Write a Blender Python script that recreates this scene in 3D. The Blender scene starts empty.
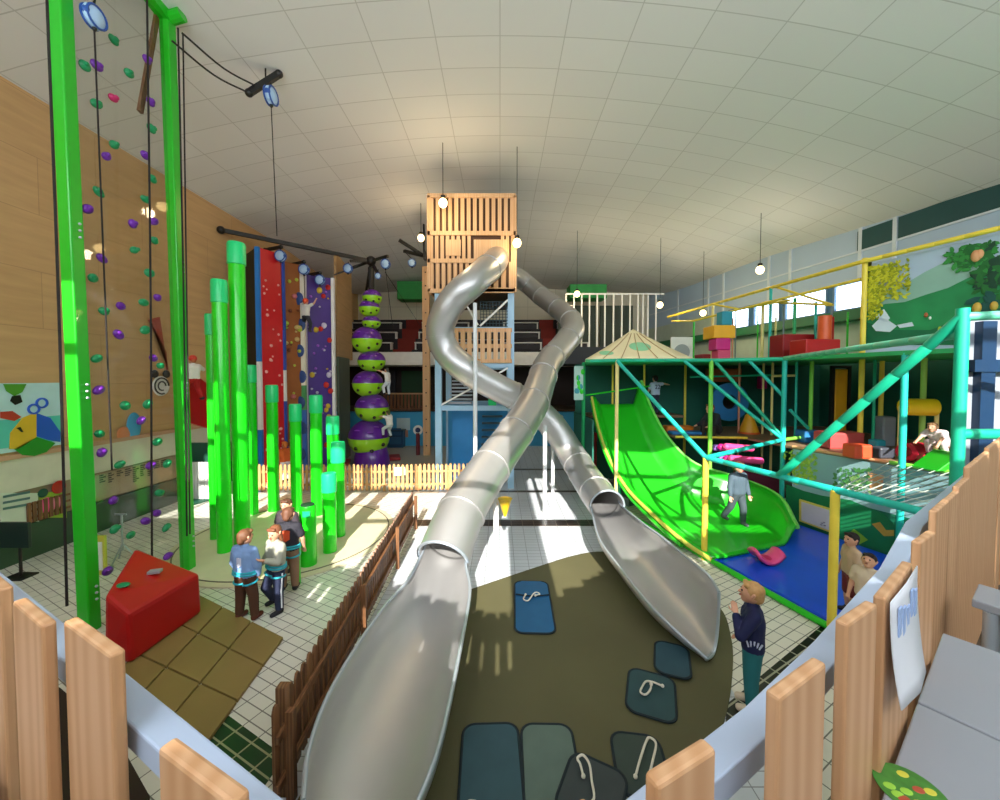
import bpy, bmesh, math, random
from math import sin, cos, pi, radians
from mathutils import Vector as V, Matrix
random.seed(7)
SC = bpy.context.scene
COL = SC.collection

# ------------------------------------------------------------------ camera
F = 390.0
PITCH = radians(1.8)
PR = 378 + F * math.tan(PITCH)
EYE = V((0, 0, 3.9))
cam = bpy.data.cameras.new('camera')
cam.sensor_width = 36.0
cam.lens = F / 1000 * 36
cam.shift_y = (PR - 400) / 1000
cam.clip_start = 0.05
co = bpy.data.objects.new('camera', cam)
COL.objects.link(co)
co.location = EYE
co.rotation_euler = (pi / 2 - PITCH, 0, 0)
SC.camera = co
_f = V((0, cos(PITCH), -sin(PITCH)))
_u = V((0, sin(PITCH), cos(PITCH)))


def ray(px, py):
    return V((1, 0, 0)) * (px - 500) + _u * (PR - py) + _f * F


def at(px, py, Y):
    r = ray(px, py)
    return EYE + r * (Y / r.y)


def fl(px, py, z=0.0):
    r = ray(px, py)
    return EYE + r * ((z - EYE.z) / r.z)


def onx(px, py, X):
    r = ray(px, py)
    return EYE + r * (X / r.x)


def onpl(px, py, p, n):
    r = ray(px, py)
    return EYE + r * ((V(p) - EYE).dot(V(n)) / r.dot(V(n)))


# ------------------------------------------------------------------ materials
def srgb(h):
    h = h.lstrip('#')
    c = [int(h[i:i + 2], 16) / 255 for i in (0, 2, 4)]
    return tuple(x / 12.92 if x <= .04045 else ((x + .055) / 1.055) ** 2.4 for x in c) + (1,)


_M = {}


def mat(name, col=None, rough=.5, metal=0.0, var=.06, scale=3.0, coat=0.0, emit=None, es=0.0, alpha=1.0):
    if name in _M:
        return _M[name]
    m = bpy.data.materials.new(name)
    m.use_nodes = True
    nt = m.node_tree
    b = nt.nodes['Principled BSDF']
    c = srgb(col) if isinstance(col, str) else tuple(col)
    b.inputs['Roughness'].default_value = rough
    b.inputs['Metallic'].default_value = metal
    if coat:
        b.inputs['Coat Weight'].default_value = coat
    if emit:
        b.inputs['Emission Color'].default_value = srgb(emit)
        b.inputs['Emission Strength'].default_value = es
    b.inputs['Alpha'].default_value = alpha
    if var > 0:
        tc = nt.nodes.new('ShaderNodeTexCoord')
        n = nt.nodes.new('ShaderNodeTexNoise')
        n.inputs['Scale'].default_value = scale
        n.inputs['Detail'].default_value = 4
        nt.links.new(tc.outputs['Object'], n.inputs['Vector'])
        mx = nt.nodes.new('ShaderNodeMix')
        mx.data_type = 'RGBA'
        mx.inputs['A'].default_value = tuple(max(0, x * (1 - var * 2)) for x in c[:3]) + (1,)
        mx.inputs['B'].default_value = tuple(min(1, x * (1 + var * 2)) for x in c[:3]) + (1,)
        nt.links.new(n.outputs['Fac'], mx.inputs['Factor'])
        nt.links.new(mx.outputs['Result'], b.inputs['Base Color'])
    else:
        b.inputs['Base Color'].default_value = c
    _M[name] = m
    return m


def brickmat(name, c1, c2, mortar, bw, bh, ms=.01, rz=0.0, rough=.4, off=0.0, rot=(0, 0, 0), bump=0.0):
    m = bpy.data.materials.new(name)
    m.use_nodes = True
    nt = m.node_tree
    b = nt.nodes['Principled BSDF']
    b.inputs['Roughness'].default_value = rough
    g = nt.nodes.new('ShaderNodeNewGeometry')
    mp = nt.nodes.new('ShaderNodeMapping')
    mp.inputs['Rotation'].default_value = (rot[0], rot[1], rot[2] + rz)
    br = nt.nodes.new('ShaderNodeTexBrick')
    br.offset = off
    br.inputs['Color1'].default_value = srgb(c1)
    br.inputs['Color2'].default_value = srgb(c2)
    br.inputs['Mortar'].default_value = srgb(mortar)
    br.inputs['Scale'].default_value = 1
    br.inputs['Brick Width'].default_value = bw
    br.inputs['Row Height'].default_value = bh
    br.inputs['Mortar Size'].default_value = ms
    br.inputs['Mortar Smooth'].default_value = .1
    nt.links.new(g.outputs['Position'], mp.inputs['Vector'])
    nt.links.new(mp.outputs['Vector'], br.inputs['Vector'])
    nt.links.new(br.outputs['Color'], b.inputs['Base Color'])
    _M[name] = m
    return m


def woodmat(name, c1, c2, axis=2, sc=1.0, rough=.55):
    """long grain along one object axis"""
    if name in _M:
        return _M[name]
    m = bpy.data.materials.new(name)
    m.use_nodes = True
    nt = m.node_tree
    b = nt.nodes['Principled BSDF']
    b.inputs['Roughness'].default_value = rough
    tc = nt.nodes.new('ShaderNodeTexCoord')
    mp = nt.nodes.new('ShaderNodeMapping')
    s = [9 * sc] * 3
    s[axis] = .8 * sc
    mp.inputs['Scale'].default_value = s
    n = nt.nodes.new('ShaderNodeTexNoise')
    n.inputs['Scale'].default_value = 1.2
    n.inputs['Detail'].default_value = 3
    w = nt.nodes.new('ShaderNodeTexWave')
    w.inputs['Scale'].default_value = 1.1
    w.inputs['Distortion'].default_value = 5.5
    w.inputs['Detail'].default_value = 2
    ad = nt.nodes.new('ShaderNodeMath')
    ad.operation = 'MULTIPLY_ADD'
    ad.inputs[1].default_value = .45
    rp = nt.nodes.new('ShaderNodeValToRGB')
    rp.color_ramp.elements[0].color = srgb(c2)
    rp.color_ramp.elements[1].color = srgb(c1)
    rp.color_ramp.elements[0].position = .25
    rp.color_ramp.elements[1].position = .75
    L = nt.links.new
    L(tc.outputs['Object'], mp.inputs['Vector'])
    L(mp.outputs['Vector'], n.inputs['Vector'])
    L(mp.outputs['Vector'], w.inputs['Vector'])
    L(w.outputs['Fac'], ad.inputs[0])
    mu = nt.nodes.new('ShaderNodeMath')
    mu.operation = 'MULTIPLY'
    mu.inputs[1].default_value = .6
    L(n.outputs['Fac'], mu.inputs[0])
    L(mu.outputs[0], ad.inputs[2])
    L(ad.outputs[0], rp.inputs['Fac'])
    L(rp.outputs['Color'], b.inputs['Base Color'])
    _M[name] = m
    return m


def glassmat(name, col, fac=.12, rough=.05):
    m = bpy.data.materials.new(name)
    m.use_nodes = True
    nt = m.node_tree
    nt.nodes.remove(nt.nodes['Principled BSDF'])
    out = nt.nodes['Material Output']
    t = nt.nodes.new('ShaderNodeBsdfTransparent')
    t.inputs['Color'].default_value = srgb(col)
    gl = nt.nodes.new('ShaderNodeBsdfGlossy')
    gl.inputs['Roughness'].default_value = rough
    fr = nt.nodes.new('ShaderNodeMixShader')
    fr.inputs[0].default_value = fac
    nt.links.new(t.outputs[0], fr.inputs[1])
    nt.links.new(gl.outputs[0], fr.inputs[2])
    nt.links.new(fr.outputs[0], out.inputs['Surface'])
    _M[name] = m
    return m


# ------------------------------------------------------------------ objects
_ORG = {}


def org(o):
    return _ORG.get(o.name, V((0, 0, 0)))


def tag(o, label=None, cat=None, group=None, kind=None):
    if label:
        o['label'] = label
    if cat:
        o['category'] = cat
    if group:
        o['group'] = group
    if kind:
        o['kind'] = kind
    return o


def thing(name, label, cat, loc=(0, 0, 0), group=None):
    o = bpy.data.objects.new(name, None)
    o.empty_display_size = .1
    COL.objects.link(o)
    o.location = loc
    _ORG[o.name] = V(loc)
    return tag(o, label, cat, group)


class MB:
    def __init__(s):
        s.v, s.f, s.mi, s.cur = [], [], [], 0

    def m(s, i):
        s.cur = i
        return s

    def add(s, vs, fs):
        b = len(s.v)
        s.v += [V(x) for x in vs]
        s.f += [tuple(b + i for i in f) for f in fs]
        s.mi += [s.cur] * len(fs)
        return s

    def hexa(s, q, d):
        """quad q (4 points) pushed by vector d (or list of 4 points)"""
        q = [V(x) for x in q]
        r = [x + V(d) for x in q] if not isinstance(d, list) else [V(x) for x in d]
        return s.add(q + r, [(3, 2, 1, 0), (4, 5, 6, 7), (0, 1, 5, 4), (1, 2, 6, 5), (2, 3, 7, 6), (3, 0, 4, 7)])

    def box(s, c, sz, rz=0.0):
        c = V(c)
        x, y, z = [a / 2 for a in sz]
        R = Matrix.Rotation(rz, 3, 'Z')
        q = [c + R @ V((a * x, b * y, -z)) for a, b in ((-1, -1), (1, -1), (1, 1), (-1, 1))]
        return s.hexa(q, V((0, 0, 2 * z)))

    def span(s, a, b):
        a, b = V(a), V(b)
        return s.box((a + b) / 2, [abs(b[i] - a[i]) for i in range(3)])

    def beam(s, a, b, w, h, up=(0, 0, 1)):
        a, b = V(a), V(b)
        d = (b - a).normalized()
        u = V(up)
        if abs(d.dot(u)) > .98:
            u = V((0, 1, 0))
        r = d.cross(u).normalized()
        u = r.cross(d).normalized()
        q = [a + r * (i * w / 2) + u * (j * h / 2) for i, j in ((-1, -1), (1, -1), (1, 1), (-1, 1))]
        return s.hexa(q, b - a)

    def prism(s, poly, d):
        poly = [V(p) for p in poly]
        n = len(poly)
        d = V(d)
        fs = [tuple(range(n))[::-1], tuple(range(n, 2 * n))]
        fs += [(i, (i + 1) % n, n + (i + 1) % n, n + i) for i in range(n)]
        return s.add(poly + [p + d for p in poly], fs)

    def frames(s, pts):
        pts = [V(p) for p in pts]
        n = len(pts)
        ts = []
        for i in range(n):
            a, b = pts[max(0, i - 1)], pts[min(n - 1, i + 1)]
            ts.append((b - a).normalized())
        u = V((0, 0, 1))
        if abs(ts[0].dot(u)) > .95:
            u = V((1, 0, 0))
        out = []
        for t in ts:
            u = (u - t * u.dot(t)).normalized()
            out.append((t, u, t.cross(u)))
        return pts, out

    def tube(s, pts, r, n=8, cap=True, a0=0.0):
        pts, fr = s.frames(pts)
        b = len(s.v)
        vs = []
        for i, (p, (t, u, w)) in enumerate(zip(pts, fr)):
            rr = r[i] if isinstance(r, (list, tuple)) else r
            for k in range(n):
                a = a0 + 2 * pi * k / n
                vs.append(p + (u * cos(a) + w * sin(a)) * rr)
        fs = []
        for i in range(len(pts) - 1):
            for k in range(n):
                fs.append((i * n + k, i * n + (k + 1) % n, (i + 1) * n + (k + 1) % n, (i + 1) * n + k))
        if cap:
            fs.append(tuple(range(n))[::-1])
            fs.append(tuple((len(pts) - 1) * n + k for k in range(n)))
        return s.add(vs, fs)

    def pipe(s, pts, ro, ri, n=32):
        """open double-walled pipe"""
        pts, fr = s.frames(pts)
        vs = []
        for rr in (ro, ri):
            for p, (t, u, w) in zip(pts, fr):
                for k in range(n):
                    a = 2 * pi * k / n
                    vs.append(p + (u * cos(a) + w * sin(a)) * rr)
        N = len(pts)
        fs = []
        o2 = N * n
        for i in range(N - 1):
            for k in range(n):
                k2 = (k + 1) % n
                fs.append((i * n + k, i * n + k2, (i + 1) * n + k2, (i + 1) * n + k))
                fs.append((o2 + i * n + k2, o2 + i * n + k, o2 + (i + 1) * n + k, o2 + (i + 1) * n + k2))
        for k in range(n):
            k2 = (k + 1) % n
            fs.append((k2, k, o2 + k, o2 + k2))
            e = (N - 1) * n
            fs.append((e + k, e + k2, o2 + e + k2, o2 + e + k))
        return s.add(vs, fs)

    def lathe(s, c, prof, n=24):
        c = V(c)
        vs = []
        for r, z in prof:
            for k in range(n):
                a = 2 * pi * k / n
                vs.append(c + V((r * cos(a), r * sin(a), z)))
        fs = []
        for i in range(len(prof) - 1):
            for k in range(n):
                k2 = (k + 1) % n
                fs.append((i * n + k, i * n + k2, (i + 1) * n + k2, (i + 1) * n + k))
        fs.append(tuple(range(n))[::-1])
        fs.append(tuple((len(prof) - 1) * n + k for k in range(n)))
        return s.add(vs, fs)

    def ball(s, c, r, nu=16, nv=10, M=None):
        c = V(c)
        r = V((r, r, r)) if not hasattr(r, '__len__') else V(r)
        vs = []
        for j in range(1, nv):
            th = pi * j / nv
            for i in range(nu):
                a = 2 * pi * i / nu
                p = V((r.x * sin(th) * cos(a), r.y * sin(th) * sin(a), r.z * cos(th)))
                vs.append(c + (M @ p if M else p))
        t = V((0, 0, r.z))
        vs.append(c + (M @ t if M else t))
        vs.append(c - (M @ t if M else t))
        top, bot = len(vs) - 2, len(vs) - 1
        fs = []
        for j in range(nv - 2):
            for i in range(nu):
                i2 = (i + 1) % nu
                fs.append((j * nu + i, (j + 1) * nu + i, (j + 1) * nu + i2, j * nu + i2))
        for i in range(nu):
            i2 = (i + 1) % nu
            fs.append((top, i, i2))
            fs.append((bot, (nv - 2) * nu + i2, (nv - 2) * nu + i))
        return s.add(vs, fs)

    def build(s, name, mats, parent=None, smooth=False, bevel=0.0, local=False, sharp=40):
        me = bpy.data.meshes.new(name)
        vs = s.v
        loc = V((0, 0, 0))
        if parent is not None:
            off = V((0, 0, 0)) if local else org(parent)
        else:
            xs = [[v[i] for v in vs] for i in range(3)]
            loc = V(((min(xs[0]) + max(xs[0])) / 2, (min(xs[1]) + max(xs[1])) / 2, min(xs[2])))
            off = loc
        me.from_pydata([tuple(v - off) for v in vs], [], s.f)
        for m in (mats if isinstance(mats, (list, tuple)) else [mats]):
            me.materials.append(m)
        me.polygons.foreach_set('material_index', s.mi)
        bm = bmesh.new()
        bm.from_mesh(me)
        bmesh.ops.recalc_face_normals(bm, faces=bm.faces)
        bm.to_mesh(me)
        bm.free()
        if smooth:
            me.polygons.foreach_set('use_smooth', [True] * len(me.polygons))
            try:
                me.set_sharp_from_angle(angle=radians(sharp))
            except Exception:
                pass
        o = bpy.data.objects.new(name, me)
        COL.objects.link(o)
        if parent is not None:
            o.parent = parent
            _ORG[o.name] = off
        else:
            o.location = loc
            _ORG[o.name] = loc
        if bevel:
            b = o.modifiers.new('bevel', 'BEVEL')
            b.width = bevel
            b.segments = 2
            b.limit_method = 'ANGLE'
        return o


def struct(mb, name, mats, **k):
    return tag(mb.build(name, mats, **k), kind='structure')


def smoothpath(pts, n=6):
    """Catmull-Rom through pts"""
    pts = [V(p) for p in pts]
    P = [pts[0] * 2 - pts[1]] + pts + [pts[-1] * 2 - pts[-2]]
    out = []
    for i in range(1, len(P) - 2):
        a, b, c, d = P[i - 1:i + 3]
        for k in range(n):
            t = k / n
            out.append(.5 * ((2 * b) + (c - a) * t + (2 * a - 5 * b + 4 * c - d) * t * t + (3 * b - a - 3 * c + d) * t ** 3))
    out.append(pts[-1])
    return out


# palette
white = mat('white_paint', '#f0eeea', .5)
black = mat('black_metal', '#15130f', .45)
steel = mat('stainless_steel', '#c6c5c4', .4, .75, .04, 1.5)
galv = mat('galvanised_steel', '#b9c3cc', .4, .6)
lightblue = mat('pale_blue_paint', '#9fc4e0', .45)
green = mat('bright_green_plastic', '#18d416', .28, 0, .03, coat=.3)
mint = mat('mint_green_cap', '#1fd67c', .3, 0, .03)
framegreen = mat('frame_green_paint', '#22c51e', .35)
framelight = mat('light_green_paint', '#6ed83c', .35)
purple = mat('purple_plastic', '#5b1a94', .3, 0, .04, coat=.4)
lime = mat('lime_plastic', '#9bdc18', .3, 0, .04, coat=.4)
teal = mat('teal_foam', '#12ad86', .45)
tealcy = mat('cyan_teal_foam', '#1fb9a8', .45)
yellow = mat('yellow_foam', '#f0d64a', .45)
cream = mat('cream_foam', '#efdc90', .5)
leafgreen = mat('leaf_green_foam', '#7ed046', .45)
red = mat('red_vinyl', '#b40a0a', .4)
darkred = mat('dark_red_vinyl', '#8c0a10', .45)
pine = woodmat('pine_wood', '#c99d76', '#b98a60', 2, .8)
pinepale = woodmat('pale_pine_slats', '#e4b98c', '#cf9a66', 2, .6)
brownwood = woodmat('brown_stained_wood', '#8a5a36', '#5c3a22', 2, 1.0)
darkgreen = mat('dark_green_vinyl', '#0c4a38', .6)
deepteal = mat('deep_teal_net', '#12604f', .7)
rope = mat('white_cord', '#e6dfcf', .7)
blackrope = mat('black_webbing', '#1c1513', .8)
bluevinyl = mat('royal_blue_vinyl', '#1250e4', .3, 0, .05, coat=.2)
orange = mat('orange_vinyl', '#e0662a', .45)
magenta = mat('magenta_vinyl', '#cf1f7e', .4)
pinkv = mat('pink_vinyl', '#ef4f8f', .35)
# ================================================================== SETTING
def ceil_z(X, Y):
    c = 11.58
    t = min(1, max(0, (Y - 17) / 11.5))
    c -= 1.25 * t * t * (3 - 2 * t)
    return c - .0145 * X * X * (1 - .75 * t * t)


LX = -10.2


def rwx(Y):
    return 10.7 + .1477 * (28 - Y)


BY = -2.0
FYB = 28.2
# floor: three tiled zones
tileC = brickmat('floor_tiles_sky_tint', '#d3d8de', '#cbd0d7', '#8f9298', .3, .15, .006, 0, .28)  # blue of the sky-lit shade put into the centre tile colour
tileL = brickmat('floor_tiles_left', '#e2dfd3', '#dbd8cc', '#76716a', .3, .15, .007, radians(27), .3)
tileR = brickmat('floor_tiles_right', '#e8e2d2', '#e1dbca', '#6d6a5e', .3, .15, .007, radians(-30), .3)
b = MB()
b.m(0).add([(-2.1, BY, 0), (2.9, BY, 0), (2.9, 9.5, 0), (3.6, 28.2, 0), (-2.1, 28.2, 0)], [(0, 1, 2, 3, 4)])
b.m(1).add([(LX - .3, BY, 0), (-2.1, BY, 0), (-2.1, 28.2, 0), (LX - .3, 28.2, 0)], [(0, 1, 2, 3)])
b.m(2).add([(2.9, BY, 0), (16, BY, 0), (16, 28.2, 0), (3.6, 28.2, 0), (2.9, 9.5, 0)], [(0, 1, 2, 3, 4)])
struct(b, 'floor', [tileC, tileL, tileR])
# ceiling
ctile = brickmat('ceiling_tiles', '#e9e6e3', '#e4e1de', '#c9c5c0', 1.45, .9, .012, 0, .8)
b = MB()
nx, ny = 40, 36
vs = []
for j in range(ny + 1):
    Y = BY - .3 + (FYB - BY + .6) * j / ny
    for i in range(nx + 1):
        X = LX - .2 + (15.4 - LX) * i / nx
        vs.append((X, Y, ceil_z(X, Y)))
b.add(vs, [(j * (nx + 1) + i, j * (nx + 1) + i + 1, (j + 1) * (nx + 1) + i + 1, (j + 1) * (nx + 1) + i) for j in range(ny) for i in range(nx)])
struct(b, 'ceiling', ctile, smooth=True)

# left wall ---------------------------------------------------------
ply = brickmat('plywood_panels', '#c99a63', '#bf8f58', '#a67c4c', 2.4, 1.2, .008, 0, .6, .5, rot=(0, radians(90), radians(90)))


def plymat():
    m = bpy.data.materials.new('plywood_wall')
    m.use_nodes = True
    nt = m.node_tree
    L = nt.links.new
    bs = nt.nodes['Principled BSDF']
    bs.inputs['Roughness'].default_value = .6
    g = nt.nodes.new('ShaderNodeNewGeometry')
    sx = nt.nodes.new('ShaderNodeSeparateXYZ')
    cx = nt.nodes.new('ShaderNodeCombineXYZ')
    L(g.outputs['Position'], sx.inputs[0])
    L(sx.outputs['Y'], cx.inputs['X'])
    L(sx.outputs['Z'], cx.inputs['Y'])
    br = nt.nodes.new('ShaderNodeTexBrick')
    br.offset = .5
    for k, c in (('Color1', '#cfa674'), ('Color2', '#c99f6c'), ('Mortar', '#b58d60')):
        br.inputs[k].default_value = srgb(c)
    br.inputs['Scale'].default_value = 1
    br.inputs['Brick Width'].default_value = 2.5
    br.inputs['Row Height'].default_value = 1.25
    br.inputs['Mortar Size'].default_value = .008
    L(cx.outputs[0], br.inputs['Vector'])
    mp = nt.nodes.new('ShaderNodeMapping')
    mp.inputs['Scale'].default_value = (.6, 5, 1)
    L(cx.outputs[0], mp.inputs['Vector'])
    n = nt.nodes.new('ShaderNodeTexNoise')
    n.inputs['Scale'].default_value = 1.3
    n.inputs['Detail'].default_value = 5
    L(mp.outputs[0], n.inputs['Vector'])
    mx = nt.nodes.new('ShaderNodeMix')
    mx.data_type = 'RGBA'
    mx.blend_type = 'MULTIPLY'
    rp = nt.nodes.new('ShaderNodeValToRGB')
    rp.color_ramp.elements[0].color = (.9, .88, .86, 1)
    rp.color_ramp.elements[1].color = (1.05, 1.05, 1.05, 1)
    rp.color_ramp.elements[0].position = .3
    rp.color_ramp.elements[1].position = .7
    L(n.outputs['Fac'], rp.inputs[0])
    mx.inputs['Factor'].default_value = 1
    L(br.outputs['Color'], mx.inputs['A'])
    L(rp.outputs['Color'], mx.inputs['B'])
    L(mx.outputs['Result'], bs.inputs['Base Color'])
    return m


plyw = plymat()
b = MB()
ys = [BY + (FYB - BY) * i / 24 for i in range(25)]
for y0, y1 in zip(ys, ys[1:]):
    b.add([(LX, y0, 2.2), (LX, y1, 2.2), (LX, y1, ceil_z(LX, y1) + .02), (LX, y0, ceil_z(LX, y0) + .02)], [(0, 1, 2, 3)])
struct(b, 'wall_left', plyw)
b = MB()
b.span((LX - .3, BY, 1.5), (LX + .02, FYB, 2.2))
struct(b, 'trim_1', mat('cream_band', '#d9d3bd', .6))
b = MB()
b.span((LX - .3, BY, .75), (LX - .02, FYB, 1.5))
struct(b, 'trim_2', mat('brown_board_band', '#9a8468', .6))
b = MB()
b.span((LX - .3, BY, 0), (LX + .05, FYB, .75))
struct(b, 'baseboard_left', mat('green_base_band', '#2f4a34', .6))
b = MB()
b.span((LX, BY, 2.2), (LX + .06, FYB, 2.3))
struct(b, 'trim_3', mat('pinkish_rail', '#c99c7c', .6))

# back wall ---------------------------------------------------------
backcream = brickmat('cream_back_wall', '#e6dec8', '#e2dac4', '#ccc4ae', 2.0, 3.0, .02, 0, .7, rot=(radians(-90), 0, 0))
b = MB()
b.span((LX - .3, FYB, 0), (15.5, FYB + .3, 11.2))
struct(b, 'wall_back', backcream)

# right wall --------------------------------------------------------
RN = V((-1, -.1477, 0)).normalized()


def rw(Y, z, off=0.0):
    return V((rwx(Y), Y, z)) + RN * off


def rquad(b, y0, y1, z0, z1, t=.15, off=0.0):
    b.hexa([rw(y0, z0, off), rw(y1, z0, off), rw(y1, z1, off), rw(y0, z1, off)], -RN * t)


greyblue = mat('grey_blue_panels', '#b2c4d2', .5, 0, .04, .8)
_nt = greyblue.node_tree
_tr = _nt.nodes.new('ShaderNodeBsdfTranslucent')
_tr.inputs['Color'].default_value = srgb('#a8c4dc')
_mx = _nt.nodes.new('ShaderNodeMixShader')
_mx.inputs[0].default_value = .1
_nt.links.new(_nt.nodes['Principled BSDF'].outputs[0], _mx.inputs[1])
_nt.links.new(_tr.outputs[0], _mx.inputs[2])
_nt.links.new(_mx.outputs[0], _nt.nodes['Material Output'].inputs['Surface'])
b = MB()
rquad(b, BY, 28.2, 0, 6.35)
rquad(b, BY, 13.6, 6.35, 7.4)
rquad(b, 20.3, 28.2, 6.35, 7.4)
b.m(1)
rquad(b, BY, 28.2, 7.4, 11)
struct(b, 'wall_right', [mat('pale_green_wall', '#bccbbb', .6), greyblue])
pane = glassmat('window_glass', '#eef6ff', .06, .02)
yy = [13.6, 14.9, 15.3, 17.0, 17.25, 18.9, 20.3]
for i, (a, c) in enumerate([(13.6, 14.9), (15.1, 17.0), (17.2, 18.7), (18.9, 20.3)]):
    w = MB()
    for p, q in (((a, 6.35), (a + .08, 7.4)), ((c - .08, 6.35), (c, 7.4)), ((a, 6.35), (c, 6.43)), ((a, 7.32), (c, 7.4))):
        rquad(w, p[0], q[0], p[1], q[1], .1, .03)
    o = struct(w, 'window_%d' % (i + 1), mat('blue_grey_window_frame', '#5f7f9c', .5))
    g = MB()
    rquad(g, a + .08, c - .08, 6.43, 7.32, .012, -.04)
    g.build('pane', pane, o)
b = MB()
for a in (14.9, 17.0, 18.7):
    rquad(b, a, a + .2, 6.35, 7.4, .15)
struct(b, 'trim_4', mat('blue_pier', '#3f6f94', .6))
# mullions on the upper right wall
b = MB()
for px in (583, 607, 677, 707, 722, 767, 788, 857, 891):
    k = (px - 500) / F
    Y = 14.836 / (k + .1477)
    rquad(b, Y - .06, Y + .06, 7.4 if px > 660 else 6.0, ceil_z(rwx(Y), Y), .05, .05)
for z in (8.36,):
    rquad(b, 5, 28, z, z + .06, .05, .04)
struct(b, 'trim_5', mat('white_mullions', '#cfd8de', .5))
b = MB()
for a, c in ((14.05, 12.95), (12.8, 10.45)):
    rquad(b, c, a, 8.42, 9.1, .05, .045)
rquad(b, 5, 10.3, 8.42, 9.1, .05, .045)
struct(b, 'trim_6', mat('dark_teal_panel', '#1c4a4a', .5))
b = MB()
rquad(b, 6, 27.5, 5.95, 6.3, .5, .5)
struct(b, 'trim_7', mat('green_ledge', '#25704a', .5))

# wall behind the camera: tall windows, sun comes in here -------------
b = MB()
wallw = mat('white_wall', '#dedad0', .7)
b.span((LX - .3, BY - .3, 10.0), (15.5, BY, 12))
b.span((LX - .3, BY - .3, 2.4), (LX + .6, BY, 10.0))
b.span((14.2, BY - .3, 2.4), (15.5, BY, 10.0))
b.span((.2, BY - .3, 2.4), (1.02, BY, 10.0))  # unseen pier added to cast the viewer's shade on the floor
b.span((2.12, BY - .3, 2.4), (2.42, BY, 10.0))  # second unseen pier, added for a shaded floor strip
WFRONT = b
b = MB()
for x in [-9.2 + 1.57 * i for i in range(6)] + [2.2 + 1.7 * i for i in range(8)]:
    b.span((x - .05, BY - .25, 2.4), (x + .05, BY - .1, 10.0))
for z in (7.3, 8.94):
    b.span((LX, BY - .24, z - .06), (15, BY - .11, z + .06))
struct(b, 'window_9', white)

# floor lane bands ----------------------------------------------------
lane = brickmat('dark_lane_tiles', '#2a211c', '#33261f', '#8d7b6c', .3, .15, .008, 0, .3)
laneL = brickmat('dark_green_lane_tiles', '#12391c', '#0e2e18', '#9c9a78', .3, .15, .01, radians(27), .3)
laneR = brickmat('black_lane_tiles', '#14160f', '#0e100c', '#a8a690', .3, .15, .012, radians(-30), .3)


def strip(name, q, m, z=.004):
    b = MB()
    b.prism([V((p[0], p[1], .0005)) for p in q], (0, 0, z))
    struct(b, name, m)


strip('floor_lane_band_1', [(-3.2, 10.15), (3.0, 10.15), (3.0, 10.6), (-3.2, 10.6)], lane)
strip('floor_lane_band_2', [(-1.6, 13.2), (3.0, 13.2), (3.0, 13.4), (-1.6, 13.4)], lane)
strip('floor_lane_band_3', [(-.5, 16.4), (3.0, 16.4), (3.0, 16.65), (-.5, 16.65)], lane)
q = [fl(225, 713), fl(266, 740), fl(250, 800), fl(170, 800)]
strip('floor_lane_band_4', [fl(222, 711), fl(285, 757), fl(262, 790), fl(190, 738)], laneL)
strip('floor_lane_band_5', [fl(726, 705), fl(826, 622), fl(850, 640), fl(726, 740)], laneR)

# gallery at the back -------------------------------------------------
GY = 22.0
zf = at(400, 365, GY).z
zt = at(400, 352, GY).z
b = MB()
b.span((-9.9, GY, zf), (6.5, GY + .2, zt))
b.span((-9.9, GY + .2, zf), (6.5, FYB, zf + .25))
o = struct(b, 'floor_gallery', mat('gallery_white', '#f2efe8', .6))
b = MB()
b.span((-10.1, GY + .3, 0), (9.5, GY + .5, 2.0))
struct(b, 'wall_blue', mat('blue_wall_paint', '#3fa8dc', .5))
b = MB()
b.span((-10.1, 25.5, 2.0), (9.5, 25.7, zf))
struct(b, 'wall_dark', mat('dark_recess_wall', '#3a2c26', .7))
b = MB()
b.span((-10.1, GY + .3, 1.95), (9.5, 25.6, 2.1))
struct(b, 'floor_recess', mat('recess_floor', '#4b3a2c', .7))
# grey floor strip at the far end
b = MB()
b.add([(-10, 16.9, .003), (-1, 16.9, .003), (-1, 22.4, .003), (-10, 22.4, .003)], [(0, 1, 2, 3)])
struct(b, 'floor_far', mat('grey_vinyl_floor', '#a5a298', .4))
# stepped seating
for k in range(4):
    b = MB()
    z0 = zf + .65 + .75 * k
    b.span((-9.9, GY + 1.2 + 1.1 * k, zf + .25), (5.4, FYB if k == 3 else GY + 2.3 + 1.1 * k, z0 + .3))
    struct(b, 'floor_tier_%d' % (k + 1), mat('dark_tier', '#201c22', .7))
for k, (x0, x1) in enumerate(((-6.35, -5.25), (2.65, 3.6))):
    b = MB()
    for j in range(4):
        z0 = zf + .65 + .75 * j + .3
        b.span((x0, GY + 1.19 + 1.1 * j, z0 - .8), (x1, GY + 2.3 + 1.1 * j, z0 + .01))
    struct(b, 'floor_aisle_%d' % (k + 1), mat('red_carpet', '#7d2a22', .9))
segs = [(-9.7, -6.45, 'left of the red aisle'), (-5.1, -2.0, 'between red aisle and wooden tower'), (.2, 2.5, 'just right of the wooden slide tower'), (3.75, 5.3, 'behind the right-hand metal tube')]
rows = ['front row', 'second row', 'third row']
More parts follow.
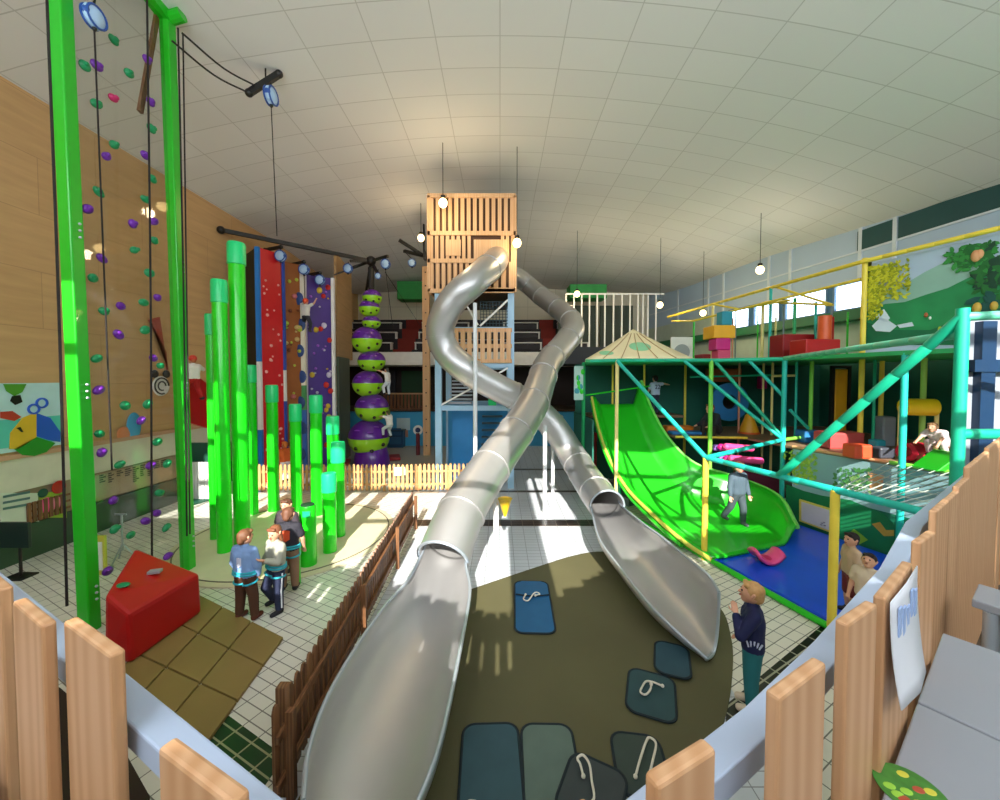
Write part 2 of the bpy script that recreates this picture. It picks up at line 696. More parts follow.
for k in range(3):
    for x0, x1, w in segs:
        zz = zf + .65 + .75 * k + .305
        y = GY + 1.3 + 1.1 * k
        t = thing('bench', 'white framed dark bench, %s, %s' % (rows[k], w), 'bench', ((x0 + x1) / 2, y + .4, zz), 'spectator benches on the gallery')
        m1 = MB().box(((x0 + x1) / 2, y + .2, zz + .42), (x1 - x0, .36, .06))
        m1.build('seat', mat('bench_white', '#d9d6d2', .5), t)
        m2 = MB().box(((x0 + x1) / 2, y + .1, zz + .2), (x1 - x0 - .1, .05, .34))
        m2.build('front_panel', mat('bench_dark', '#1d1a22', .6), t)
        for x in (x0 + .06, x1 - .06):
            MB().box((x, y + .2, zz + .2), (.08, .34, .4)).build('leg', mat('bench_white', '#d9d6d2', .5), t)
# green boxes hanging under the ceiling at the back
for n, (x0, x1, y0, y1, Y, lab) in enumerate(((397, 426, 281, 299, 25.0, 'flat green box under the ceiling left of the wooden tower'), (570, 607, 284, 298, 24.0, 'flat green box under the ceiling right of the wooden tower'))):
    p0, p1 = at(x0, y1, Y), at(x1, y0, Y)
    t = MB().span((p0.x, Y, p0.z), (p1.x, Y + 1.2, min(p1.z, ceil_z(p0.x, Y + 1.2) - .03, ceil_z(p1.x, Y + 1.2) - .03))).build('acoustic_box', mat('green_panel', '#2f9a48', .6), bevel=.03)
    tag(t, lab, 'box')
# white mullion balustrade on the upper right landing
t = thing('balustrade', 'tall white barred balustrade on the upper landing beyond the thatched tent', 'balustrade', at(606, 345, 20.5))
pts = [(566, 20.5), (605, 20.8), (638, 22.0), (648, 22.4), (664, 22.6)]
for i in range(len(pts) - 1):
    (x0, Y0), (x1, Y1) = pts[i], pts[i + 1]
    a0, a1 = at(x0, 294, Y0), at(x1, 294, Y1)
    MB().beam(a0, a1, .07, .08).build('top_rail', white, t)
    n = max(2, int((x1 - x0) / 7))
    for k in range(n):
        q = a0.lerp(a1, k / n)
        MB().span((q.x - .035, q.y - .035, zt + .15), (q.x + .035, q.y + .035, q.z)).build('baluster', white, t)
b = MB()
b.span((2.8, 20.3, zf), (9.8, 24, zt + .15))
struct(b, 'floor_landing', mat('landing_dark', '#232730', .6))
b = MB()
for i, (x0, x1) in enumerate(((3.6, 5.9), (6.2, 8.2))):
    b.span((x0, 24.2, zt + .2), (x1, 24.4, zt + 3.0))
struct(b, 'wall_landing', mat('landing_panel', '#2e3c30', .6))

# lower left wall graphics and fittings ------------------------------
X = LX + .03


def panel(name, label, cat, px0, py0, px1, py1, X, m, t=.04):
    a, c = onx(px0, py0, X), onx(px1, py0, X)
    d = onx(px1, py1, X)
    z0 = min(onx(px0, py1, X).z, d.z)
    b = MB().hexa([(X, a.y, a.z - (onx(px0, py0, X).z - onx(px0, py1, X).z)), (X, c.y, d.z), (X, c.y, c.z), (X, a.y, a.z)], (-t, 0, 0))
    return b


mur = thing('mural', 'pale blue mural board of colourful shapes low on the plywood wall', 'mural', (X, onx(30, 450, X).y, 2.35))
ya, yb = onx(-40, 460, X).y, onx(63, 452, X).y
z0, z1 = 2.36, onx(30, 383, X).z
MB().span((X - .03, ya, z0), (X + .02, yb, z1)).build('backing', mat('mural_sky', '#bfe0e4', .5), mur)
MB().span((X + .02, ya, z1 - .75), (X + .025, yb, z0 + .1)).build('sea', mat('mural_sea', '#58c4b4', .5), mur)


def patch(pxs, m, name, parent, X=X, t=.012, o=.0):
    b = MB().prism([onx(p[0], p[1], X + .026 + o) for p in pxs], (t, 0, 0))
    return b.build(name, m, parent)


patch([(10, 433), (22, 418), (36, 412), (36, 437), (18, 449), (9, 449)], mat('mural_yellow', '#e0b52a', .5), 'yellow_shape', mur)
patch([(36, 413), (50, 418), (60, 432), (60, 442), (48, 440), (36, 436)], mat('mural_blue', '#1f58c8', .5), 'blue_shape', mur)
patch([(14, 449), (36, 437), (55, 443), (46, 452), (34, 456), (22, 455)], mat('mural_green', '#1f8f1f', .5), 'green_shape', mur)
patch([(0, 412), (12, 411), (21, 417), (14, 421), (0, 418)], mat('mural_red', '#c03a2a', .5), 'red_shape', mur)
patch([(3, 384), (26, 384), (22, 392), (14, 396), (6, 391)], mat('mural_leaf', '#4f9a2a', .5), 'leaf_shape', mur)
patch([(12, 396), (20, 395), (22, 402), (15, 405), (10, 401)], black, 'black_shape', mur)


def ringpatch(cx, cy, r, m, name, parent, X=X):
    c = onx(cx, cy, X + .04)
    s = (onx(cx, cy - r, X + .04).z - c.z)
    pts = [c + V((0, cos(2 * pi * k / 20) * s, sin(2 * pi * k / 20) * s)) for k in range(21)]
    return MB().tube(pts, s * .22, 6, False).build(name, m, parent)


ringpatch(34, 409, 4.5, mat('mural_blue', '#1f58c8'), 'blue_ring', mur)
ringpatch(42, 403, 4.5, mat('mural_blue', '#1f58c8'), 'blue_ring', mur)
patch([(16, 428), (20, 427), (23, 432), (21, 432), (19, 430)], black, 'dark_mark', mur, o=.013)
# bird-like round patch and swirl roundel on wall
t = thing('wall_decal', 'blue and orange rounded decal on the plywood wall behind the clear panel', 'decal', onx(133, 440, X))
c = onx(134, 426, X)
MB().ball(c, (.03, .22, .38), 20, 12).build('blue_blob', mat('decal_blue', '#4aa8d8', .5), t, True)
c = onx(124, 434, X)
MB().ball(c, (.028, .2, .2), 20, 12).build('orange_blob', mat('decal_orange', '#e08a5a', .5), t, True)
t = thing('swirl_roundel', 'white roundel with dark swirl on the plywood wall beside the red banner', 'decal', onx(160, 398, X))
c = onx(161, 386, X + .01)
MB().ball(c, (.03, .3, .3), 24, 12).build('disc', white, t, True)
for rr in (.24, .13):
    pts = [c + V((.03, rr * cos(a * pi / 10), rr * sin(a * pi / 10))) for a in range(17)]
    MB().tube(pts, .022, 6).build('swirl', mat('dark_grey_print', '#3a3632', .6), t)
for dy in (-.2, .2):
    MB().ball(c + V((0, dy, .36)), (.03, .14, .12), 12, 8).build('ear', mat('dark_grey_print', '#3a3632', .6), t, True)
# posters
px = LX
t = panel('p', '', '', 0, 493, 38, 522, LX + .07, white)
o = t.build('poster', mat('pale_poster', '#d5dcc6', .6))
tag(o, 'pale information board low on the left wall beside the green poster', 'poster')
for k in range(3):
    a, c2 = onx(3, 497 + 6 * k, LX + .085), onx(30, 492 + 6 * k, LX + .085)
    MB().beam(a, c2, .004, .05).build('print_line', mat('poster_print', '#5a7a78', .6), o)
t = panel('p', '', '', 39, 492, 66, 518, LX + .07, white)
o = t.build('poster', mat('green_poster', '#8fb02c', .6))
tag(o, 'lime green poster with pink and red blobs on the left wall', 'poster')
for cx, cy, r, m in ((47, 505, .17, pinkv), (56, 503, .14, mat('rose_print', '#e08098', .5)), (59, 487, .15, red), (43, 493, .1, darkgreen)):
    MB().ball(onx(cx, cy, LX + .08), (.02, r, r), 14, 8).build('blob', m, o, True)
# rack of brown slats
t = thing('slat_rack', 'brown slatted wall rack under the posters beside the green post', 'rack', (LX + .05, onx(55, 535, LX).y, .75))
for k in range(7):
    a = onx(30 + 5.5 * k, 526 - k, LX + .1)
    MB().box((LX + .09, a.y, 1.0), (.03, .07, .44)).build('slat', brownwood, t)
for z in (.85, 1.0, 1.15):
    MB().span((LX + .055, onx(28, 530, LX).y, z), (LX + .075, onx(68, 520, LX).y, z + .05)).build('cross_slat', brownwood, t)
# printed brown panel seen through clear wall
t = thing('wall_sign', 'brown wall board printed with dark columns of illegible writing behind the clear panel', 'sign', (LX, onx(120, 490, LX).y, 1.02))
ya, yb = onx(87, 500, LX + .02).y, onx(172, 470, LX + .02).y
MB().span((LX - .01, ya, .8), (LX + .03, yb, 1.46)).build('board', mat('kraft_board', '#a58f72', .6), t)
for k in range(9):
    y = ya + (yb - ya) * (.12 + .09 * k)
    h = random.uniform(.15, .5)
    for j in range(int(h / .055)):
        MB().span((LX + .03, y, 1.40 - j * .055), (LX + .036, y + random.uniform(.08, .2), 1.43 - j * .055)).build('print_mark', mat('dark_print', '#3a3128', .7), t)
# monitor on stand, small sign, tripod stand
p = fl(18, 578)
t = thing('screen_stand', 'dark flat screen on a thin stand at the left wall', 'screen', p)
c = at(14, 535, p.y)
MB().box((c.x, c.y, c.z), (.62, .06, .5)).build('screen', mat('dark_screen', '#20302c', .3), t, bevel=.01)
MB().tube([(p.x, p.y + .05, 0.02), (p.x, p.y + .05, c.z)], .025).build('pole', black, t)
MB().box((p.x, p.y + .03, .015), (.4, .3, .03)).build('base', black, t)
p = fl(97, 575)
t = thing('floor_sign', 'small yellow framed floor sign standing beyond the green post', 'sign', p)
c0, c1 = at(88, 558, p.y), at(104, 536, p.y)
MB().span((c0.x, p.y, 0), (c1.x, p.y + .05, c1.z)).build('frame', mat('yellow_sign', '#d8d050', .5), t)
MB().span((c0.x + .04, p.y - .01, .1), (c1.x - .04, p.y, c1.z - .12)).build('sheet', white, t)
p = fl(123, 562)
t = thing('tripod_stand', 'thin grey tripod stand on the tiles behind the red wedge', 'stand', p)
zt2 = at(122, 514, p.y).z
MB().tube([(p.x, p.y, .25), (p.x, p.y, zt2)], .02).build('pole', galv, t)
for k in range(3):
    a = k * 2.1 + .5
    MB().tube([(p.x, p.y, .4), (p.x + .25 * cos(a), p.y + .25 * sin(a), .015)], .014).build('leg', galv, t)
MB().box((p.x, p.y - .02, zt2), (.25, .02, .03)).build('tray', galv, t)
# white slatted pen and dark mat at the far left
t = thing('pen_panel', 'white slatted pen panel at the foot of the plywood wall beyond the posts', 'panel', fl(200, 500))
Yp = fl(200, 500).y
a, c2 = at(186, 462, Yp), at(216, 462, Yp)
zt3 = a.z
k = a.x
while k < c2.x:
    MB().box((k, Yp, zt3 / 2), (.09, .03, zt3)).build('slat', mat('pale_slat', '#c8ccc8', .6), t)
    k += .105
MB().span((a.x, Yp + .02, .1), (c2.x, Yp + .05, .18)).build('rail', mat('pale_slat', '#c8ccc8'), t)
MB().span((a.x, Yp + .02, zt3 - .2), (c2.x, Yp + .05, zt3 - .12)).build('rail', mat('pale_slat', '#c8ccc8'), t)
a, c2 = at(185, 461, Yp + .3), at(217, 443, Yp + .3)
tag(MB().span((a.x, Yp + .25, .0), (c2.x, Yp + .4, c2.z)).build('padded_screen', darkgreen), 'dark green padded screen standing behind the white slatted pen panel', 'panel')
tag(MB().prism([fl(185, 508), fl(212, 500), fl(200, 495), fl(178, 502)], (0, 0, .04)).build('crash_mat', darkgreen), 'dark green floor mat in front of the white slatted pen panel', 'mat')
# red banner panels on the plywood wall
tag(MB().prism([onx(183, 362, -8.6), onx(207, 384, -8.6), onx(208, 428, -8.6), onx(184, 421, -8.6)], (-.08, 0, 0)).build('red_banner', red), 'red pointed banner hanging beside the green post under the climber', 'banner')
tag(MB().prism([onx(150, 320, LX + .08), onx(160, 317, LX + .08), onx(168, 370, LX + .08), (LX + .08, onx(164, 352, LX).y, onx(164, 352, LX).z)], (-.06, 0, 0)).build('red_pennant', mat('faded_red', '#a84838', .6)), 'faded red triangular pennant on the plywood wall behind the clear panel', 'pennant')
# ================================================================== LEFT: clear climbing wall
CX = -6.33
LEAN = .0125


def lx(z, o=0.0):
    return CX - LEAN * z + o


def oncl(px, py, o=0.0):
    return onpl(px, py, (CX + o, 0, 0), V((1, 0, LEAN)))


holdg = mat('hold_green', '#0f8a52', .4)
holdp = mat('hold_purple', '#6a1f9c', .4)
holdm = mat('hold_magenta', '#c01f5f', .4)
Y1, Y2 = 5.9, 7.8
postg = mat('post_green', '#1cb41c', .3, 0, .03, coat=.2)
t = thing('clear_climbing_wall', 'tall transparent climbing panel with purple and green holds between two green posts', 'climbing wall', (CX, (Y1 + Y2) / 2, 0))
ztop = {Y1: ceil_z(CX, Y1) - .1, Y2: at(165, 12, Y2).z}
for Y in (Y1, Y2):
    po = MB().beam((CX, Y, 0), (CX - LEAN * ztop[Y], Y, ztop[Y]), .19, .19, (0, 1, 0)).build('post', postg, t, bevel=.02)
    for k in range(3):
        for z in (.5, 3.6, 6.0):
            MB().ball((lx(z) + .13, Y, z + k * .1), .02, 8, 6).build('bolt', galv, po)
MB().beam((lx(11), Y2, ztop[Y2] - .12), (lx(11.3), Y1, ztop[Y2] + .35), .2, .22).build('top_beam', postg, t)
MB().tube([(lx(11) - .16, Y2, ztop[Y2] - .18), (lx(11) + .3, Y2, ztop[Y2] - .05)], .12, 12).build('top_bracket', postg, t)
MB().hexa([(lx(.12), Y1 + .13, .12), (lx(.12), Y2 - .13, .12), (lx(10.8), Y2 - .13, 10.8), (lx(10.8), Y1 + .13, 10.8)], V((.02, 0, 0))).build('clear_panel', glassmat('clear_acrylic', '#f2f4f2', .03, .03), t)
MB().beam(onpl(158, 10, (CX - .1, 0, 0), (1, 0, LEAN)), onpl(140, 112, (CX - .1, 0, 0), (1, 0, LEAN)), .05, .09).build('wood_strut', brownwood, t)
HG = [(446, 160), (330, 263), (508, 293), (377, 415), (598, 514), (448, 579), (603, 716), (386, 768), (575, 798)]
HP = [(378, 262), (580, 238), (417, 625), (573, 621), (595, 408)]
HP2 = [(341, 36), (523, 95), (608, 86), (399, 234), (475, 424), (622, 391), (466, 538), (606, 632), (386, 760)]
HG2 = [(610, 162), (529, 200), (363, 312), (590, 292), (406, 445), (567, 410), (573, 520), (378, 634), (634, 663)]
HG3 = [(493, 22), (584, 16), (389, 135), (622, 167), (471, 258), (662, 254), (630, 372), (450, 517), (515, 540), (658, 510)]
HP3 = [(557, 82), (398, 210), (595, 262), (445, 401), (620, 452), (575, 484), (664, 624), (422, 684)]
holds = [(x / 4, y / 4, holdg) for x, y in HG] + [(x / 4, y / 4, holdp) for x, y in HP] + [(x / 4, y / 4 + 200, holdp) for x, y in HP2] + \
        [(x / 4, y / 4 + 200, holdg) for x, y in HG2] + [(x / 4, y / 4 + 400, holdg) for x, y in HG3] + [(x / 4, y / 4 + 400, holdp) for x, y in HP3] + [(111, 98, holdm)]
for x, y, m in holds:
    p = oncl(x, y, .012)
    if not (Y1 + .1 < p.y < Y2 - .1):
        p.y = min(max(p.y, Y1 + .16), Y2 - .16)
    R = Matrix.Rotation(random.uniform(-.7, .7), 3, 'X')
    mb = MB()
    mb.ball(p + V((.035, 0, 0)), (.05, .088 * random.uniform(.8, 1.15), .07 * random.uniform(.85, 1.15)), 12, 8, R)
    mb.ball(p + V((.075, random.uniform(-.03, .03), .02)), (.03, .045, .035), 10, 6, R)
    mb.build('climbing_hold', m, t, True)

# auto-belay pods -----------------------------------------------------
podw = mat('pod_white', '#a6c4e2', .4)
podb = mat('pod_blue', '#274f9c', .4)


def pod(p, r, label, drop=None, hook=None, rz=0.0):
    """rounded belay drum, its webbing and hook"""
    t = thing('auto_belay', label, 'belay device', p, 'auto belay drums')
    R = Matrix.Rotation(rz, 3, 'Z')
    dr_ = MB().ball(p, (r * .55, r, r * 1.05), 18, 12, R).build('drum', podw, t, True)
    for s in (-1, 1):
        b = MB()
        pts = [p + R @ V((s * r * .32, r * .93 * cos(a * pi / 10), r * .98 * sin(a * pi / 10))) for a in range(21)]
        b.tube(pts, r * .1, 6, False).build('rim_band', podb, t, True)
    MB().ball(p + R @ V((0, -r * .6, 0)), (r * .4, r * .45, r * .5), 12, 8, R).build('blue_cover', podb, dr_, True)
    MB().ball(p + V((0, 0, -r * 1.1)), (r * .2, r * .2, r * .25), 10, 6).build('nozzle', black, dr_, True)
    if hook is not None:
        MB().tube([p + V((0, 0, r)), hook], r * .1, 6).build('hanger', black, t)
    if drop is not None:
        MB().tube([p + V((0, 0, -r * 1.2)), drop], max(.012, r * .05), 6).build('webbing', blackrope, t)
    return t


p = oncl(94, 17, .2)
pod(p, .16, 'largest auto belay drum hanging at the head of the clear climbing panel', drop=oncl(112, 470, .2), hook=p + V((0, .1, .8)))
# black ropes by the green posts
RL = [((47, 0), (67, 606), CX + .35, 'black rope hanging just left of the near green post'), ((147, 0), (152, 560), CX + .3, 'black rope running down the clear panel onto the red wedge'),
      ((178, 28), (187, 536), CX + .35, 'doubled black rope beside the far green post')]
for a, c, X0, lab in RL:
    p0, p1 = oncl(a[0], a[1], X0 - CX), oncl(c[0], c[1], X0 - CX)
    tag(MB().tube(smoothpath([p0, p0.lerp(p1, .5) + V((0, .02, 0)), p1], 6), .016, 6).build('climbing_rope', blackrope), lab, 'rope')
a, c = oncl(183, 35, .4), oncl(190, 534, .4)
tag(MB().tube([a, c], .014, 6).build('climbing_rope', blackrope), 'thin black rope hanging right of the far green post', 'rope')
# ceiling bracket with hanging drum and its two cables
BYY = 9.2
p0, p1 = at(249, 93, BYY), at(279, 74, BYY + .3)
t = thing('ceiling_bracket', 'short black bracket bar on two cables high before the ceiling', 'bracket', p0.lerp(p1, .5))
MB().beam(p0, p1, .13, .12).build('bar', black, t)
for q in (p0, p1):
    MB().ball(q, .09, 10, 8).build('end_cap', black, t, True)
for a, c in ((oncl(172, 41, .25), p0), (oncl(182, 33, .35), p0.lerp(p1, .3))):
    mid = a.lerp(c, .5) + V((0, 0, -.12))
    MB().tube(smoothpath([a, mid, c], 5), .02, 6).build('cable', black, t)
q = p0.lerp(p1, .55)
MB().tube([q, V((q.x, q.y, ceil_z(q.x, q.y) + .02))], .02, 6).build('ceiling_rod', black, t)
p = at(271, 96, BYY + .15)
pod(p, .2, 'auto belay drum hanging from the short black ceiling bracket', drop=at(277, 236, BYY + .3), hook=at(271, 83, BYY + .15))

# red wedge + tiled mat -------------------------------------------------
mz = .05
b = MB()
bq = [V((-5.36, 5.16, mz)), V((-4.97, 5.14, mz)), V((-4.9, 6.3, mz)), V((-5.95, 6.35, mz))]
tq = [V((-5.38, 5.22, .95)), V((-4.99, 5.14, .72)), V((-4.92, 6.3, .7)), V((-5.93, 6.25, 1.15))]
b.hexa(bq, tq)
t = tag(b.build('wedge_cushion', mat('red_wedge', '#b00808', .45, 0, .05, 2), bevel=.05), 'big red vinyl wedge cushion at the foot of the clear climbing panel', 'cushion')
MB().box((-5.3, 5.9, .93), (.16, .1, .04), .3).build('rope_anchor', galv, t)
MB().ball(onpl(123, 585, (-5.3, 5.8, .95), V((.36, -.1, 1))), (.09, .07, .03), 10, 6).build('green_tab', holdg, t, True)
q = [fl(198, 596), fl(284, 640), fl(205, 750), fl(90, 700)]
q = [V((p.x, p.y, .003)) for p in q]
b = MB()
t = thing('tiled_mat', 'olive brown square jointed landing mat under the red wedge', 'mat', (sum(p.x for p in q) / 4, sum(p.y for p in q) / 4, 0))
matm = mat('olive_mat', '#8a7440', .6, 0, .12, .9)
N, Mm = 3, 3
for i in range(N):
    for j in range(Mm):
        def bl(u, v):
            return (q[0].lerp(q[1], u)).lerp(q[3].lerp(q[2], u), v)
        g = .006
        c4 = [bl(i / N + g, j / Mm + g), bl((i + 1) / N - g, j / Mm + g), bl((i + 1) / N - g, (j + 1) / Mm - g), bl(i / N + g, (j + 1) / Mm - g)]
        MB().prism(c4, (0, 0, .045)).build('mat_square', matm, t, bevel=.006)
tag(MB().prism([V((p.x, p.y, .003)) for p in (fl(-120, 672), fl(60, 690), fl(118, 742), fl(150, 800), fl(60, 900), fl(-200, 800))], (0, 0, .03)).build('darkness_sheet', mat('darkness_brown', '#2c1c12', .8)), 'added dark sheet for the darkness seen between the left boards of the balcony fence', 'mat')  # dark sheet added for the darkness between the left fence boards
# round low disc under the green pillars ------------------------------
dc = V((-5.15, 9.55, 0))
b = MB().lathe(dc, [(2.45, .003), (2.45, .03), (2.42, .04), (2.3, .042)], 72)
disc = tag(b.build('round_mat', mat('disc_cream', '#d8cfae', .5), smooth=True), 'large round cream floor mat under the green pillars', 'mat')
b = MB().tube([dc + V((2.3 * cos(a * pi / 40), 2.3 * sin(a * pi / 40), .043)) for a in range(81)], .016, 6, False)
b.build('rim_groove', mat('dark_groove', '#6d6655', .7), disc)

# green pillars ---------------------------------------------------------
PIL = [  # px, top py, base py, px width, cap?, label
    (225, 280, 553, 13.2, 'tall green pillar with mint cap, in front of the tallest one'),
    (242.5, 243, 545, 14.6, 'tallest green pillar with a mint cap, left of the red climbing wall'),
    (215.5, 314, 540, 9, 'slim green pillar half hidden at the far left behind the tall ones'),
    (253, 365, 515, 10, 'darker green pillar close behind the tallest pillar'),
    (274, 385, 512, 10.4, 'green pillar in front of the red climbing wall'),
    (297, 404, 512, 10.4, 'green pillar just left of the orange shirted child behind the fence'),
    (317.5, 395, 516, 11.2, 'green pillar before the purple climbing wall, highest of the right cluster'),
    (334, 416, 520, 11.2, 'green pillar with mint cap behind the short capped pillar at right'),
    (339, 442, 537, 12.5, 'rightmost green pillar with mint cap beside the picket fence'),
    (330, 473, 553, 13, 'short green pillar with wide pale mint cap at the disc edge'),
    (308.5, 505, 566, 16, 'shortest open green pillar with dark top right of the children'),
    (296, 545, 584, 9, 'green stub pillar hidden behind the child in the black shirt'),
]
for i, (x, ty, by, w, lab) in enumerate(PIL):
    p = fl(x, by)
    top = at(x, ty, p.y)
    r = w / 2 / F * p.y
    z0 = .045 if (p - dc).length < 2.4 else .004
    t = thing('pillar', lab, 'pillar', (p.x, p.y, z0), 'green balance pillars')
    h = top.z
    # gentle sway near the foot as in padded posts
    if i == 10:
        MB().lathe((p.x, p.y, 0), [(r, z0), (r, z0 + .2), (r * .97, h * .5), (r, h - .04), (r * .92, h)], 24).build('post', green, t, True)
        MB().lathe((p.x, p.y, 0), [(r * .8, h - .001), (r * .8, h + .02), (r * .6, h + .03)], 24).build('top_cap', mat('dark_cap', '#123a22', .6), t, True)
        MB().box((p.x + r * .3, p.y - r * .9, h - .14), (r * .9, .04, .12)).build('mint_label', mint, t)
    else:
        ch = (.42 if i in (9,) else .5) if h > .9 else .2
        MB().lathe((p.x, p.y, 0), [(r * 1.02, z0), (r, z0 + .1), (r, h - ch), (r * .98, h - ch + .02)], 24).build('post', green, t, True)
        MB().lathe((p.x, p.y, 0), [(r * 1.0, h - ch), (r * 1.12, h - ch + .01), (r * 1.12, h - .05), (r * 1.02, h), (r * .5, h + .005)], 24).build('cap', mint, t, True)

# climbing towers ---------------------------------------------------------
def vpanel(b, p, q, z0, z1, t):
    """upright slab between ground points p,q; thickness vector t"""
    p, q = V(p), V(q)
    return b.hexa([(p.x, p.y, z0), (q.x, q.y, z0), (q.x, q.y, z1), (p.x, p.y, z1)], t)


def gp(px, Y):
    v = at(px, 400, Y)
    return V((v.x, v.y, 0))


A, B_, C_ = gp(247.5, 15.25), gp(259, 14.3), gp(284, 15.2)
zt4 = at(262, 249, 14.5).z
t = thing('climbing_tower', 'red climbing wall with a black side and blue edge behind the green pillars', 'climbing wall', B_.lerp(A, .3))
b = MB()
b.prism([A, B_, C_, C_ + V((-.7, .25, 0))], (0, 0, zt4))
b.build('core', mat('black_board', '#2a2a16', .6), t)
nrm = V(((C_ - B_).y, -(C_ - B_).x, 0)).normalized()
b = MB()
vpanel(b, B_ + nrm * .01, C_ + nrm * .01, 0, zt4, nrm * .06)
b.build('red_face', mat('red_board', '#c4101a', .4), t)
for pt, w, seq in ((B_, .14, [('#1f78c8', 0, 2.0), ('#e8e8e8', 2.0, 4.5), ('#1f78c8', 4.5, 99)]), (C_, .1, [('#2a4fb0', 0, 3.0), ('#e8e8e8', 3.0, 4.2), ('#2a4fb0', 4.2, 99)])):
    for col, za, zb in seq:
        zb = min(zb, zt4)
        MB().box((pt.x + nrm.x * .06, pt.y + nrm.y * .06, (za + zb) / 2), (w, .12, zb - za)).build('edge_strip', mat('edge_' + col, col, .4), t)
for k in range(38):
    u, z = random.uniform(.12, .88), random.uniform(.8, zt4 - .8)
    p = B_.lerp(C_, u) + nrm * .075 + V((0, 0, z))
    MB().ball(p, random.choice((.035, .045, .06)), 8, 6).build('climbing_hold', mat('hold_pale', '#e8a8a0', .5), t, True)

D_, E_ = gp(286, 15.4), gp(305, 16.0)
zt5 = at(290, 262, 15.5).z
t = thing('climbing_wall', 'orange brown climbing wall with dark blue discs and pale edge between red and purple walls', 'climbing wall', D_.lerp(E_, .5))
nrm = V(((E_ - D_).y, -(E_ - D_).x, 0)).normalized()
b = MB()
vpanel(b, D_, E_, 0, zt5, -nrm * .4)
b.build('face', mat('orange_brown_board', '#8f4f1c', .6, 0, .15, 1.5), t)
for k in range(7):
    z = .8 + k * 1.05
    p = D_.lerp(E_, .72 + .1 * (k % 2)) + nrm * .02 + V((0, 0, z))
    MB().ball(p, (.2, .05, .26), 14, 8).build('blue_disc', mat('disc_blue', '#24407a', .5), t, True)
for k in range(30):
    p = D_.lerp(E_, random.uniform(.05, .9)) + nrm * .03 + V((0, 0, random.uniform(.8, zt5 - .5)))
    MB().ball(p, random.choice((.05, .07, .1)), 8, 6).build('climbing_hold', random.choice([mat('hold_rust', '#6a3212', .6), mat('hold_lime', '#a8b83a', .5), mat('hold_pink', '#c06a6a', .5), mat('hold_tan', '#c8a868', .5)]), t, True)
for col, za, zb in (('#e6dcc8', 3.6, 9), ('#4f9a5a', 2.6, 3.6), ('#3a68b8', 0, 2.6)):
    zb = min(zb, zt5)
    MB().box((E_.x, E_.y - .06, (za + zb) / 2), (.16, .12, zb - za)).build('edge_strip', mat('edgeb_' + col, col, .5), t)

G_, H_ = gp(308.5, 16.6), gp(333, 17.2)
zt6 = at(320, 277, 17).z
t = thing('climbing_wall', 'purple climbing wall with round yellow holds and white edge left of the sphere tower', 'climbing wall', G_.lerp(H_, .5))
nrm = V(((H_ - G_).y, -(H_ - G_).x, 0)).normalized()
b = MB()
vpanel(b, G_, H_, 0, zt6, -nrm * .4)
b.build('face', mat('purple_board', '#3d1280', .45), t)
for k in range(46):
    p = G_.lerp(H_, random.uniform(.08, .92)) + nrm * .02 + V((0, 0, random.uniform(.6, zt6 - .4)))
    big = k % 3 == 0
    m = random.choice([mat('hold_yellow', '#d8b83a', .5)] * 3 + [mat('hold_red', '#d0281f', .5), mat('hold_pale2', '#d8d0e8', .5)])
    if not big:
        m = random.choice([mat('hold_pale2', '#d8d0e8', .5), mat('hold_violet', '#9a5ac8', .5), m])
    r = random.uniform(.1, .15) if big else random.uniform(.035, .065)
    MB().ball(p, (r, .06, r), 14, 8).build('climbing_hold', m, t, True)
MB().box((H_.x + .06, H_.y, zt6 / 2), (.13, .14, zt6)).build('edge_strip', white, t)
MB().box((G_.x - .06, G_.y, zt6 / 2), (.1, .12, zt6)).build('edge_strip', mat('pale_edge', '#d8d4e0', .5), t)
# grey divider
p0, p1 = gp(337, 17.6), gp(348, 19.5)
b = MB()
z = at(343, 357, 18).z
vpanel(b, p0, p1, 0, z, (.1, 0, 0))
tag(b.build('divider_screen', mat('grey_green_screen', '#5f6656', .6)), 'low grey divider screen between purple climbing wall and sphere tower', 'screen')
# wooden return wall right of purple wall
b = MB()
p0, p1 = gp(337, 17.8), gp(352, 20.6)
vpanel(b, gp(338, 18.2), gp(353, 21.5), at(343, 357, 18).z, 9.7, (-.12, 0, 0))
tag(b.build('wood_screen', plyw), 'tall plywood screen behind the sphere tower at the gallery end', 'screen')

